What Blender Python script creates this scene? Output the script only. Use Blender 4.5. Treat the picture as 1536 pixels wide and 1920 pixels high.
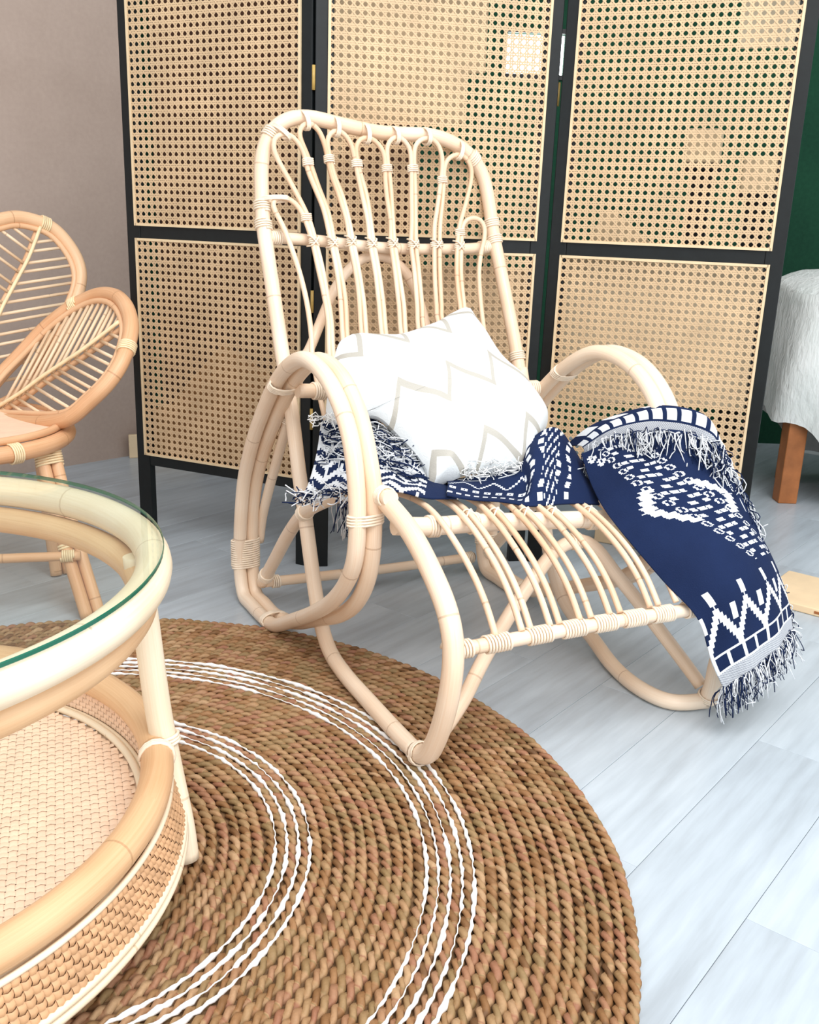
import bpy, math, random
import numpy as np
from mathutils import Vector, Matrix

for _o in list(bpy.data.objects):
    bpy.data.objects.remove(_o)
random.seed(7)
rng = np.random.default_rng(7)
SC = bpy.context.scene
COL = SC.collection
PI = math.pi

# ------------------------------------------------------------------ camera
cam_data = bpy.data.cameras.new('camera')
cam = bpy.data.objects.new('camera', cam_data)
COL.objects.link(cam)
cam_data.sensor_fit = 'HORIZONTAL'
cam_data.sensor_width = 36.0
cam_data.lens = 36.0 * 1802.85 / 1536.0
cam_data.clip_start = 0.05
_p, _r = 0.29259, 0.037612
_fwd = Vector((0, math.cos(_p), -math.sin(_p)))
_up = Vector((0, math.sin(_p), math.cos(_p)))
_rt = Vector((1, 0, 0))
_x = math.cos(_r) * _rt + math.sin(_r) * _up
_y = -math.sin(_r) * _rt + math.cos(_r) * _up
cam.matrix_world = Matrix(((_x.x, _y.x, -_fwd.x, 0), (_x.y, _y.y, -_fwd.y, 0), (_x.z, _y.z, -_fwd.z, 1.0), (0, 0, 0, 1)))
SC.camera = cam

# ------------------------------------------------------------------ light
world = bpy.data.worlds.new('world')
SC.world = world
world.use_nodes = True
bg = world.node_tree.nodes['Background']
bg.inputs[0].default_value = (0.92, 0.96, 1.0, 1)
bg.inputs[1].default_value = 0.82


def area(name, loc, target, size, size_y, energy, color):
    d = bpy.data.lights.new(name, 'AREA')
    d.shape = 'RECTANGLE'
    d.size, d.size_y, d.energy, d.color = size, size_y, energy, color
    o = bpy.data.objects.new(name, d)
    COL.objects.link(o)
    o.location = loc
    o.rotation_euler = (Vector(target) - Vector(loc)).to_track_quat('-Z', 'Y').to_euler()
    return o


# a broad roof light over the front of the room, and the glazed shop front behind the camera
area('roof_light', (0.8, 0.15, 3.3), (0.3, 1.5, 0.2), 2.8, 1.8, 84, (1.0, 0.985, 0.965))
area('shop_front', (1.2, -1.8, 1.9), (0.1, 2.2, 0.5), 3.0, 2.0, 34, (0.97, 0.985, 1.0))


vs = SC.view_settings
vs.view_transform = 'Standard'
vs.look = 'None'
vs.gamma = 1.0
vs.use_curve_mapping = False
vs.exposure = 0.40

# ------------------------------------------------------------------ materials
def lin(c):
    return tuple((x / 12.92 if x <= 0.04045 else ((x + 0.055) / 1.055) ** 2.4) for x in c)


def rgb(h):
    return lin(tuple(int(h[i:i + 2], 16) / 255 for i in (0, 2, 4))) + (1,)


class NT:
    def __init__(self, name, rough=0.5, spec=0.5):
        self.m = bpy.data.materials.new(name)
        self.m.use_nodes = True
        self.t = self.m.node_tree
        self.n = self.t.nodes
        self.b = self.n['Principled BSDF']
        self.b.inputs['Roughness'].default_value = rough
        self.b.inputs['Specular IOR Level'].default_value = spec

    def node(self, typ, ins=None, **kw):
        nd = self.n.new(typ)
        for k, v in kw.items():
            setattr(nd, k, v)
        for k, v in (ins or {}).items():
            self.put(nd.inputs[k], v)
        return nd

    def put(self, sock, v):
        if hasattr(v, 'is_output'):
            self.t.links.new(v, sock)
        else:
            sock.default_value = v

    def math(self, op, a, b=0.0, c=0.0):
        return self.node('ShaderNodeMath', {0: a, 1: b, 2: c}, operation=op).outputs[0]

    def mix(self, f, a, b, mode='MIX'):
        nd = self.node('ShaderNodeMix', data_type='RGBA', blend_type=mode)
        self.put(nd.inputs[0], f)
        self.put(nd.inputs[6], a)
        self.put(nd.inputs[7], b)
        return nd.outputs[2]

    def noise(self, vec, scale, detail=3.0, rough=0.55):
        return self.node('ShaderNodeTexNoise', {'Vector': vec, 'Scale': scale, 'Detail': detail, 'Roughness': rough}).outputs['Fac']

    def ramp(self, f, stops):
        nd = self.node('ShaderNodeValToRGB', {0: f})
        e = nd.color_ramp.elements
        while len(e) < len(stops):
            e.new(0.5)
        for el, (p, c) in zip(e, stops):
            el.position, el.color = p, c
        return nd.outputs[0]

    def coord(self, which='Object'):
        return self.node('ShaderNodeTexCoord').outputs[which]

    def mapping(self, vec, scale=(1, 1, 1), rot=(0, 0, 0)):
        return self.node('ShaderNodeMapping', {'Vector': vec, 'Scale': scale, 'Rotation': rot}).outputs[0]

    def bump(self, h, strength=0.3, dist=0.002):
        o = self.node('ShaderNodeBump', {'Height': h, 'Strength': strength, 'Distance': dist}).outputs[0]
        self.t.links.new(o, self.b.inputs['Normal'])

    def color(self, c):
        self.put(self.b.inputs['Base Color'], c)
        return self.m


def rattan(name, light, dark, node_dark, rough=0.38, streak=1.0):
    """cane pole: long grain along U, tint patches, a thin dark joint now and then"""
    t = NT(name, rough, 0.45)
    uv = t.coord('UV')
    obj = t.coord('Object')
    info = t.node('ShaderNodeObjectInfo').outputs['Random']
    grain = t.noise(t.mapping(uv, (6, 40, 1)), 1.0, 4)
    patch = t.noise(obj, 5.0, 2)
    f = t.math('ADD', t.math('MULTIPLY', grain, 0.5 * streak), t.math('MULTIPLY', patch, 0.65))
    f = t.math('ADD', f, t.math('MULTIPLY', t.math('SUBTRACT', info, 0.5), 0.18))
    c = t.ramp(f, [(0.38, light), (0.62, tuple((a + b) / 2 for a, b in zip(light, dark))), (0.86, dark)])
    sep = t.node('ShaderNodeSeparateXYZ', {0: uv})
    u = t.math('ADD', sep.outputs[0], t.math('MULTIPLY', info, 0.7))
    fr = t.math('FRACT', t.math('DIVIDE', u, 0.33))
    ring = t.math('LESS_THAN', t.math('ABSOLUTE', t.math('SUBTRACT', fr, 0.5)), 0.0055)
    ring = t.math('MULTIPLY', ring, t.math('GREATER_THAN', patch, 0.40))
    c = t.mix(t.math('MULTIPLY', ring, 0.38), c, node_dark)
    t.bump(t.math('SUBTRACT', grain, ring), 0.18, 0.001)
    return t.color(c)


def plain(name, col, rough=0.6, var=0.12, scale=30.0, spec=0.4, bump=0.15):
    t = NT(name, rough, spec)
    n = t.noise(t.coord('Object'), scale, 4)
    dk = tuple(x * (1 - var) for x in col[:3]) + (1,)
    lt = tuple(min(1, x * (1 + var)) for x in col[:3]) + (1,)
    t.bump(n, bump, 0.002)
    return t.color(t.ramp(n, [(0.3, dk), (0.7, lt)]))


M = {}
M['rattan'] = rattan('pale_rattan', rgb('F8E6D0'), rgb('E8C6A4'), rgb('A57850'))
M['slat'] = rattan('slat_rattan', rgb('F6E0C6'), rgb('DFB48E'), rgb('8A5A38'), streak=1.3)
M['bind'] = plain('cane_binding', rgb('F5E3CC'), 0.45, 0.10, 60)
M['petal'] = rattan('honey_rattan', rgb('EDC49C'), rgb('CF9668'), rgb('8A5530'))
M['rib'] = rattan('pale_petal_rib', rgb('F3DCBC'), rgb('DDB48C'), rgb('9A6840'))
M['petal_bind'] = plain('pale_binding', rgb('F0D9B0'), 0.5, 0.1, 60)
M['table'] = rattan('table_rattan', rgb('E6C096'), rgb('CC9A6C'), rgb('8A5A34'))
M['table_light'] = rattan('light_table_rattan', rgb('F4E6CE'), rgb('E2CBA8'), rgb('A88458'))
M['weave'] = plain('woven_cane', rgb('F3D2B6'), 0.5, 0.08, 25)
M['skirt'] = plain('woven_band_cane', rgb('CFA37A'), 0.45, 0.14, 25)
M['black'] = plain('black_stained_wood', rgb('0C1112'), 0.45, 0.25, 40, 0.35)
M['bead'] = plain('pale_cane_bead', rgb('DCC5A0'), 0.55, 0.06, 40)
M['steel'] = plain('brushed_hinge_metal', rgb('B89A55'), 0.35, 0.1, 50)
M['cane'] = plain('natural_cane_webbing', rgb('D0B38E'), 0.6, 0.10, 9, 0.35, 0.0)
M['pale_wood'] = plain('pale_board_wood', rgb('E6CFAA'), 0.6, 0.08, 8)
M['cream'] = plain('cream_board', rgb('EFE3C8'), 0.65, 0.05, 8)
M['orange_wood'] = plain('stool_leg_wood', rgb('A8683A'), 0.5, 0.2, 14)
M['plank_board'] = plain('unpainted_board_wood', rgb('EBCFA8'), 0.6, 0.08, 9)
M['mortar'] = plain('floor_base', rgb('D5D9DC'), 0.8, 0.05, 20)
M['ceil'] = plain('ceiling_paint', rgb('B9B4AC'), 0.9, 0.03, 6)


def floor_mat():
    t = NT('grey_wood_look_plank', 0.30, 0.35)
    info = t.node('ShaderNodeObjectInfo').outputs['Random']
    o = t.coord('Object')
    v = t.node('ShaderNodeVectorMath', {0: o, 1: (0, 0, 0)}, operation='ADD')
    off = t.node('ShaderNodeCombineXYZ', {0: t.math('MULTIPLY', info, 31.0), 1: t.math('MULTIPLY', info, 17.0), 2: 0.0}).outputs[0]
    t.put(v.inputs[1], off)
    g = t.noise(t.mapping(v.outputs[0], (1.6, 16, 1)), 2.0, 5, 0.6)
    w = t.noise(t.mapping(v.outputs[0], (0.9, 3.0, 1)), 2.2, 3)
    f = t.math('ADD', t.math('MULTIPLY', g, 0.6), t.math('MULTIPLY', w, 0.5))
    f = t.math('ADD', f, t.math('MULTIPLY', t.math('SUBTRACT', info, 0.5), 0.10))
    c = t.ramp(f, [(0.36, rgb('A5ADB4')), (0.54, rgb('B6C0C8')), (0.75, rgb('C6D0D8'))])
    t.bump(g, 0.06, 0.002)
    return t.color(c)


M['plank'] = floor_mat()


def wall_mat(name, a, b, scale=2.5, rough=0.85):
    t = NT(name, rough, 0.2)
    o = t.coord('Object')
    n = t.math('ADD', t.math('MULTIPLY', t.noise(o, scale, 4), 0.7), t.math('MULTIPLY', t.noise(o, 60, 2), 0.3))
    t.bump(t.noise(o, 120, 2), 0.12, 0.002)
    return t.color(t.ramp(n, [(0.35, a), (0.65, b)]))


M['wall'] = wall_mat('taupe_wall_paint', rgb('AD9A8E'), rgb('B9A69A'))
M['green'] = wall_mat('dark_green_wall', rgb('123A2A'), rgb('1B4A34'), 1.5)
M['brownwall'] = wall_mat('dark_brown_partition', rgb('3A2418'), rgb('4A3020'), 3)


def rope_mat():
    t = NT('dried_grass_rope', 0.6, 0.3)
    a = t.node('ShaderNodeAttribute', attribute_name='tone').outputs['Fac']
    o = t.coord('Object')
    n = t.noise(o, 2.2, 3)
    fine = t.noise(o, 260, 3)
    f = t.math('ADD', t.math('MULTIPLY', a, 0.95), t.math('MULTIPLY', n, 0.22))
    c = t.ramp(f, [(0.10, rgb('60442C')), (0.28, rgb('8E6640')), (0.42, rgb('A67C55')), (0.55, rgb('947B54')),
                   (0.68, rgb('B59069')), (0.80, rgb('A06E54')), (0.97, rgb('BF9C76'))])
    c = t.mix(t.math('MULTIPLY', fine, 0.35), c, rgb('5A3D22'))
    t.bump(fine, 0.35, 0.002)
    return t.color(c)


M['rope'] = rope_mat()
M['thread'] = plain('white_stitch_yarn', rgb('F4F4F2'), 0.7, 0.04, 90)


def knit_mat(name, a, b):
    t = NT(name, 0.85, 0.15)
    k = t.node('ShaderNodeAttribute', attribute_name='ink').outputs['Fac']
    o = t.coord('Object')
    fine = t.noise(o, 420, 2)
    big = t.noise(o, 9, 3)
    navy = t.mix(big, a, tuple(min(1, x * 1.9) for x in a[:3]) + (1,))
    c = t.mix(k, navy, b)
    c = t.mix(t.math('MULTIPLY', fine, 0.25), c, rgb('101830'))
    t.bump(fine, 0.4, 0.002)
    return t.color(c)


M['throw'] = knit_mat('navy_and_white_knit', rgb('13203E'), rgb('EEF1F4'))


def pillow_mat():
    t = NT('white_cushion_with_silver_chevrons', 0.75, 0.2)
    uv = t.node('ShaderNodeSeparateXYZ', {0: t.coord('UV')})
    ca, sa = math.cos(math.radians(13)), math.sin(math.radians(13))
    x, y = uv.outputs[0], uv.outputs[1]
    u = t.math('ADD', t.math('MULTIPLY', x, ca), t.math('MULTIPLY', y, sa))
    v = t.math('SUBTRACT', t.math('MULTIPLY', y, ca), t.math('MULTIPLY', x, sa))
    fr = t.math('FRACT', t.math('ADD', t.math('DIVIDE', u, 0.125), 10.30))
    up = t.math('DIVIDE', fr, 0.64)
    dn = t.math('DIVIDE', t.math('SUBTRACT', 1.0, fr), 0.36)
    tri = t.math('MINIMUM', up, dn)
    w = t.math('ADD', v, t.math('MULTIPLY', tri, 0.082))
    q = t.math('FRACT', t.math('ADD', t.math('DIVIDE', w, 0.175), 10.62))
    line = t.math('LESS_THAN', t.math('ABSOLUTE', t.math('SUBTRACT', q, 0.5)), 0.058)
    fine = t.noise(t.coord('Object'), 300, 2)
    soft = t.noise(t.coord('Object'), 14, 3)
    c = t.mix(t.math('MULTIPLY', line, 0.9), rgb('E3E7E8'), rgb('B3AEA3'))
    t.bump(t.math('ADD', t.math('MULTIPLY', soft, 3.0), t.math('ADD', fine, line)), 0.25, 0.003)
    return t.color(c)


M['pillow'] = pillow_mat()
M['tassel'] = plain('white_cotton_fringe', rgb('F6F6F4'), 0.8, 0.03, 80)


def fur_mat():
    t = NT('white_fluffy_fur', 0.95, 0.1)
    o = t.coord('Object')
    n = t.noise(o, 7, 4)
    f = t.noise(t.mapping(o, (60, 60, 14)), 1.0, 3)
    t.bump(t.math('ADD', n, f), 0.6, 0.01)
    return t.color(t.ramp(n, [(0.3, rgb('DDE3E0')), (0.7, rgb('F3F6F4'))]))


M['fur'] = fur_mat()


def glass_mat():
    """thin sheet: clear through, mirror-like at grazing angles"""
    t = NT('clear_table_glass', 0.02, 0.5)
    tr = t.node('ShaderNodeBsdfTransparent', {'Color': (0.955, 0.985, 0.97, 1)})
    gl = t.node('ShaderNodeBsdfGlossy', {'Roughness': 0.02, 'Color': (1, 1, 1, 1)})
    lw = t.node('ShaderNodeLayerWeight', {'Blend': 0.5}).outputs['Facing']
    fr = t.math('ADD', 0.03, t.math('MULTIPLY', t.math('POWER', lw, 5.0), 0.55))
    mx = t.node('ShaderNodeMixShader', {0: fr, 1: tr.outputs[0], 2: gl.outputs[0]})
    t.t.links.new(mx.outputs[0], t.n['Material Output'].inputs['Surface'])
    return t.m


def glass_edge_mat():
    t = NT('green_glass_edge', 0.12, 0.5)
    return t.color(rgb('0F5F49'))


M['glass'] = glass_mat()
M['glass_edge'] = glass_edge_mat()


def pane_mat():
    t = NT('bright_daylight_pane', 0.3)
    t.b.inputs['Emission Color'].default_value = (0.95, 0.98, 1, 1)
    t.b.inputs['Emission Strength'].default_value = 6.0
    return t.color((0.9, 0.95, 1, 1))


M['pane'] = pane_mat()


# ------------------------------------------------------------------ geometry
def crom(pts, step=0.012, closed=False, per=None):
    """Catmull-Rom resample of a polyline"""
    P = np.array(pts, float)
    n = len(P)
    out = []
    segs = n if closed else n - 1
    for i in range(segs):
        if closed:
            a, b, c, d = P[(i - 1) % n], P[i], P[(i + 1) % n], P[(i + 2) % n]
        else:
            b, c = P[i], P[i + 1]
            a = P[i - 1] if i > 0 else 2 * b - c
            d = P[i + 2] if i + 2 < n else 2 * c - b
        k = per or max(1, int(np.linalg.norm(c - b) / step))
        for j in range(k):
            t = j / k
            out.append(0.5 * ((2 * b) + (-a + c) * t + (2 * a - 5 * b + 4 * c - d) * t * t + (-a + 3 * b - 3 * c + d) * t ** 3))
    if not closed:
        out.append(P[-1])
    return np.array(out)


def smooth(P, it=2, closed=False):
    P = np.array(P, float)
    for _ in range(it):
        if closed:
            P = 0.5 * P + 0.25 * (np.roll(P, 1, 0) + np.roll(P, -1, 0))
        else:
            Q = P.copy()
            Q[1:-1] = 0.5 * P[1:-1] + 0.25 * (P[:-2] + P[2:])
            P = Q
    return P


class MB:
    def __init__(self):
        self.v, self.f, self.uv, self.ink, self.smooth = [], [], [], [], []

    def tube(self, pts, r, sides=8, closed=False, caps=True, ink=0.0, flat=None):
        P = np.array(pts, float)
        n = len(P)
        T = np.empty_like(P)
        if closed:
            T = np.roll(P, -1, 0) - np.roll(P, 1, 0)
        else:
            T[1:-1] = P[2:] - P[:-2]
            T[0], T[-1] = P[1] - P[0], P[-1] - P[-2]
        T /= np.linalg.norm(T, axis=1)[:, None] + 1e-12
        ref = np.array([0, 0, 1.0]) if abs(T[0][2]) < 0.9 else np.array([1.0, 0, 0])
        N = np.cross(np.cross(T[0], ref), T[0])
        N /= np.linalg.norm(N)
        Ns = [N]
        for i in range(1, n):
            N = N - T[i] * np.dot(N, T[i])
            N /= np.linalg.norm(N) + 1e-12
            Ns.append(N)
        Ns = np.array(Ns)
        Bs = np.cross(T, Ns)
        if closed:   # spread the twist so that the seam meets
            k = Ns[-1] - T[0] * np.dot(Ns[-1], T[0])
            ang = math.atan2(np.dot(k, Bs[0]), np.dot(k, Ns[0]))
            a = -ang * np.arange(n) / n
            Ns, Bs = Ns * np.cos(a)[:, None] + Bs * np.sin(a)[:, None], Bs * np.cos(a)[:, None] - Ns * np.sin(a)[:, None]
        rr = np.full(n, r) if np.isscalar(r) else np.array(r, float)
        L = np.concatenate([[0], np.cumsum(np.linalg.norm(np.diff(P, axis=0), axis=1))])
        base = len(self.v)
        fl = 1.0 if flat is None else flat
        for i in range(n):
            for j in range(sides):
                a = 2 * PI * j / sides
                self.v.append(tuple(P[i] + rr[i] * (math.cos(a) * Ns[i] + fl * math.sin(a) * Bs[i])))
        m = n if closed else n - 1
        for i in range(m):
            i2 = (i + 1) % n
            u0 = L[i]
            u1 = L[i + 1] if i + 1 < n else L[-1] + np.linalg.norm(P[0] - P[-1])
            for j in range(sides):
                j2 = (j + 1) % sides
                self.f.append((base + i * sides + j, base + i * sides + j2, base + i2 * sides + j2, base + i2 * sides + j))
                self.uv += [(u0, j / sides), (u0, (j + 1) / sides), (u1, (j + 1) / sides), (u1, j / sides)]
                self.ink.append(ink)
                self.smooth.append(True)
        if caps and not closed:
            for i, rev in ((0, True), (n - 1, False)):
                ids = [base + i * sides + j for j in range(sides)]
                self.f.append(tuple(ids[::-1] if rev else ids))
                self.uv += [(L[i], 0.5)] * sides
                self.ink.append(ink)
                self.smooth.append(False)
        return self

    def box(self, lo, hi, bev=0.0):
        x0, y0, z0 = lo
        x1, y1, z1 = hi
        b = len(self.v)
        self.v += [(x0, y0, z0), (x1, y0, z0), (x1, y1, z0), (x0, y1, z0), (x0, y0, z1), (x1, y0, z1), (x1, y1, z1), (x0, y1, z1)]
        for q in ((0, 3, 2, 1), (4, 5, 6, 7), (0, 1, 5, 4), (1, 2, 6, 5), (2, 3, 7, 6), (3, 0, 4, 7)):
            self.f.append(tuple(b + k for k in q))
            self.uv += [(0, 0), (1, 0), (1, 1), (0, 1)]
            self.ink.append(0.0)
            self.smooth.append(False)
        return self

    def grid(self, G, ink=None, closed_u=False, uv=None):
        """G[n][m] of points"""
        G = np.array(G, float)
        n, m = G.shape[:2]
        b = len(self.v)
        self.v += [tuple(p) for p in G.reshape(-1, 3)]
        for i in range(n - 1):
            for j in range(m if closed_u else m - 1):
                j2 = (j + 1) % m
                self.f.append((b + i * m + j, b + i * m + j2, b + (i + 1) * m + j2, b + (i + 1) * m + j))
                if uv is not None:
                    self.uv += [tuple(uv[i][j]), tuple(uv[i][j2]), tuple(uv[i + 1][j2]), tuple(uv[i + 1][j])]
                else:
                    self.uv += [(i / n, j / m), (i / n, (j + 1) / m), ((i + 1) / n, (j + 1) / m), ((i + 1) / n, j / m)]
                self.ink.append(float(ink[i][j]) if ink is not None else 0.0)
                self.smooth.append(True)
        return self

    def xform(self, fn):
        self.v = [tuple(fn(p)) for p in self.v]
        return self

    def build(self, name, mat, parent=None, ink=False, bevel=0.0, label=None, stuff=False):
        me = bpy.data.meshes.new(name)
        me.from_pydata(self.v, [], self.f)
        uvl = me.uv_layers.new(name='UVMap')
        uvl.data.foreach_set('uv', np.array(self.uv, np.float32).ravel())
        me.polygons.foreach_set('use_smooth', np.array(self.smooth, bool))
        if ink:
            at = me.attributes.new('ink', 'FLOAT', 'FACE')
            at.data.foreach_set('value', np.array(self.ink, np.float32))
        me.update()
        me.materials.append(mat)
        o = bpy.data.objects.new(name, me)
        COL.objects.link(o)
        if parent:
            o.parent = parent
        if bevel:
            md = o.modifiers.new('bevel', 'BEVEL')
            md.width, md.segments, md.limit_method = bevel, 2, 'ANGLE'
        if label:
            o['label'] = label
        if stuff:
            o['kind'] = 'stuff'
        return o


def thing(name, label, cat, loc=(0, 0, 0), rz=0.0, group=None):
    o = bpy.data.objects.new(name, None)
    COL.objects.link(o)
    o.empty_display_size = 0.05
    o.location = loc
    o.rotation_euler = (0, 0, rz)
    o['label'], o['category'] = label, cat
    if group:
        o['group'] = group
    return o


def struct(o):
    o['kind'] = 'structure'
    return o


def tag(o, label, cat, group=None):
    o['label'], o['category'] = label, cat
    if group:
        o['group'] = group
    return o


def frame_at(axis):
    a = np.array(axis, float)
    a /= np.linalg.norm(a)
    ref = np.array([0, 0, 1.0]) if abs(a[2]) < 0.9 else np.array([1.0, 0, 0])
    u = np.cross(ref, a)
    u /= np.linalg.norm(u)
    return u, np.cross(a, u), a


def wrap_coil(mb, c, axis, ru, rv=None, turns=4, length=None, wire=0.0028, udir=None):
    """a binding: a spiral of flat cane round one tube (or two, as an oval) at c"""
    u, v, a = frame_at(axis)
    if udir is not None:
        u = np.array(udir, float) - a * np.dot(udir, a)
        u /= np.linalg.norm(u)
        v = np.cross(a, u)
    rv = ru if rv is None else rv
    length = turns * wire * 2.1 if length is None else length
    k = 14
    pts = []
    for i in range(int(turns * k) + 1):
        t = i / k
        th = 2 * PI * t
        pts.append(np.array(c) + u * math.cos(th) * ru + v * math.sin(th) * rv + a * (t / turns - 0.5) * length)
    mb.tube(pts, wire, 5)


def binding(parent, pts, i, r, mat, turns=4, wire=0.0028, length=None, r2=None, udir=None, off=(0, 0, 0)):
    P = np.array(pts, float)
    i = i % len(P)
    a = P[min(i + 1, len(P) - 1)] - P[max(i - 1, 0)]
    mb = MB()
    wrap_coil(mb, P[i] + np.array(off), a, r, r2, turns, length, wire, udir)
    return mb.build('cane_binding', mat, parent)


def nearest(pts, q):
    return int(np.argmin(np.linalg.norm(np.array(pts) - np.array(q), axis=1)))


def weave(mapfn, lu, lv, p, amp, su=5, wf=0.86):
    """plain weave over a rectangle lu x lv of strands with pitch p; mapfn(u, v, h) -> point, or None outside"""
    mb = MB()
    nu, nv = int(lu / p), int(lv / p)
    for ax in (0, 1):
        rows, along = (nv, nu) if ax == 0 else (nu, nv)
        for r in range(rows):
            c = (r + 0.5) * p
            prev = None
            for k in range(along * su // 2 + 1):
                s = k * 2 / su * p
                h = amp * math.sin(PI * (s / p) + PI * r) * (1 if ax == 0 else -1)
                e = []
                for w, dh in ((-0.5, -0.35 * amp), (0, 0.35 * amp), (0.5, -0.35 * amp)):
                    cc = c + w * p * wf
                    q = mapfn(s, cc, h + dh) if ax == 0 else mapfn(cc, s, h + dh)
                    e.append(q)
                if any(q is None for q in e):
                    prev = None
                    continue
                b = len(mb.v)
                mb.v += [tuple(q) for q in e]
                if prev is not None:
                    for j in (0, 1):
                        mb.f.append((prev + j, prev + j + 1, b + j + 1, b + j))
                        mb.uv += [(0, 0), (0, 1), (1, 1), (1, 0)]
                        mb.ink.append(0)
                        mb.smooth.append(True)
                prev = b
    return mb

# ---- measured curves of the rocking chair, (across, back, up) in metres from the middle of its feet
D = {}
D['hoop_outer'] = [(-0.397,0.618,0.173), (-0.397,0.601,0.265), (-0.397,0.571,0.357), (-0.397,0.5,0.466), (-0.397,0.428,0.548), (-0.397,0.346,0.626), (-0.397,0.264,0.681), (-0.397,0.175,0.714), (-0.397,0.105,0.715), (-0.397,0.032,0.696), (-0.397,-0.032,0.659), (-0.397,-0.08,0.611), (-0.397,-0.107,0.559), (-0.397,-0.125,0.489), (-0.397,-0.13,0.428), (-0.397,-0.121,0.36), (-0.397,-0.083,0.299), (-0.397,-0.01,0.23), (-0.397,0.094,0.164), (-0.397,0.224,0.094), (-0.397,0.354,0.03), (-0.397,0.458,-0.001), (-0.397,0.534,-0.005), (-0.397,0.594,0.02), (-0.397,0.622,0.083)]
D['hoop_inner'] = [(-0.362,0.624,0.167), (-0.362,0.612,0.258), (-0.362,0.575,0.353), (-0.362,0.516,0.439), (-0.362,0.445,0.517), (-0.362,0.358,0.603), (-0.362,0.272,0.667), (-0.362,0.192,0.706), (-0.362,0.122,0.714), (-0.362,0.045,0.699), (-0.362,-0.019,0.664), (-0.362,-0.066,0.618), (-0.362,-0.098,0.563), (-0.362,-0.125,0.503), (-0.362,-0.128,0.444), (-0.362,-0.127,0.38), (-0.362,-0.111,0.317), (-0.362,-0.069,0.252), (-0.362,0.014,0.187), (-0.362,0.155,0.119), (-0.362,0.302,0.052), (-0.362,0.437,-0.005), (-0.362,0.535,-0.023), (-0.362,0.594,0.015), (-0.362,0.622,0.084)]
D['left_runner'] = [(-0.345,-0.167,0.477), (-0.345,-0.256,0.45), (-0.345,-0.343,0.399), (-0.345,-0.402,0.348), (-0.345,-0.428,0.288), (-0.35,-0.43,0.207), (-0.352,-0.407,0.122), (-0.355,-0.373,0.055), (-0.357,-0.328,0.005), (-0.357,-0.238,-0.022), (-0.354,-0.111,-0.022), (-0.35,0.017,0.007), (-0.345,0.122,0.051), (-0.345,0.181,0.107), (-0.345,0.226,0.198), (-0.345,0.272,0.315), (-0.345,0.321,0.433), (-0.34,0.377,0.549)]
D['back_top'] = [(-0.313,0.639,1.167), (-0.288,0.641,1.207), (-0.25,0.642,1.232), (-0.201,0.642,1.24), (-0.146,0.642,1.233), (-0.077,0.641,1.224), (-0.001,0.641,1.217), (0.077,0.641,1.219), (0.151,0.641,1.221), (0.215,0.641,1.207), (0.267,0.639,1.181)]
D['right_up'] = [(0.309,0.637,1.135), (0.327,0.626,1.066), (0.331,0.603,0.989), (0.335,0.566,0.902), (0.339,0.517,0.794), (0.341,0.467,0.687), (0.338,0.418,0.58)]
D['left_up_b'] = [(-0.332,0.467,0.688), (-0.331,0.519,0.797), (-0.331,0.562,0.893), (-0.331,0.6,0.98), (-0.326,0.625,1.063), (-0.324,0.634,1.111)]
D['mid_bar'] = [(-0.299,0.6,0.951), (-0.255,0.599,0.95), (-0.189,0.597,0.947), (-0.104,0.595,0.94), (-0.016,0.592,0.934), (0.075,0.591,0.932), (0.17,0.592,0.934), (0.269,0.594,0.938), (0.331,0.597,0.946)]
D['brace'] = [(-0.277,0.496,0.652), (-0.251,0.507,0.675), (-0.213,0.534,0.733), (-0.158,0.573,0.818), (-0.122,0.591,0.858), (-0.087,0.605,0.889), (-0.06,0.612,0.905), (-0.029,0.616,0.913), (0.008,0.615,0.912), (0.042,0.609,0.899), (0.068,0.596,0.87), (0.088,0.571,0.812), (0.097,0.541,0.749), (0.1,0.512,0.687)]
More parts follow.
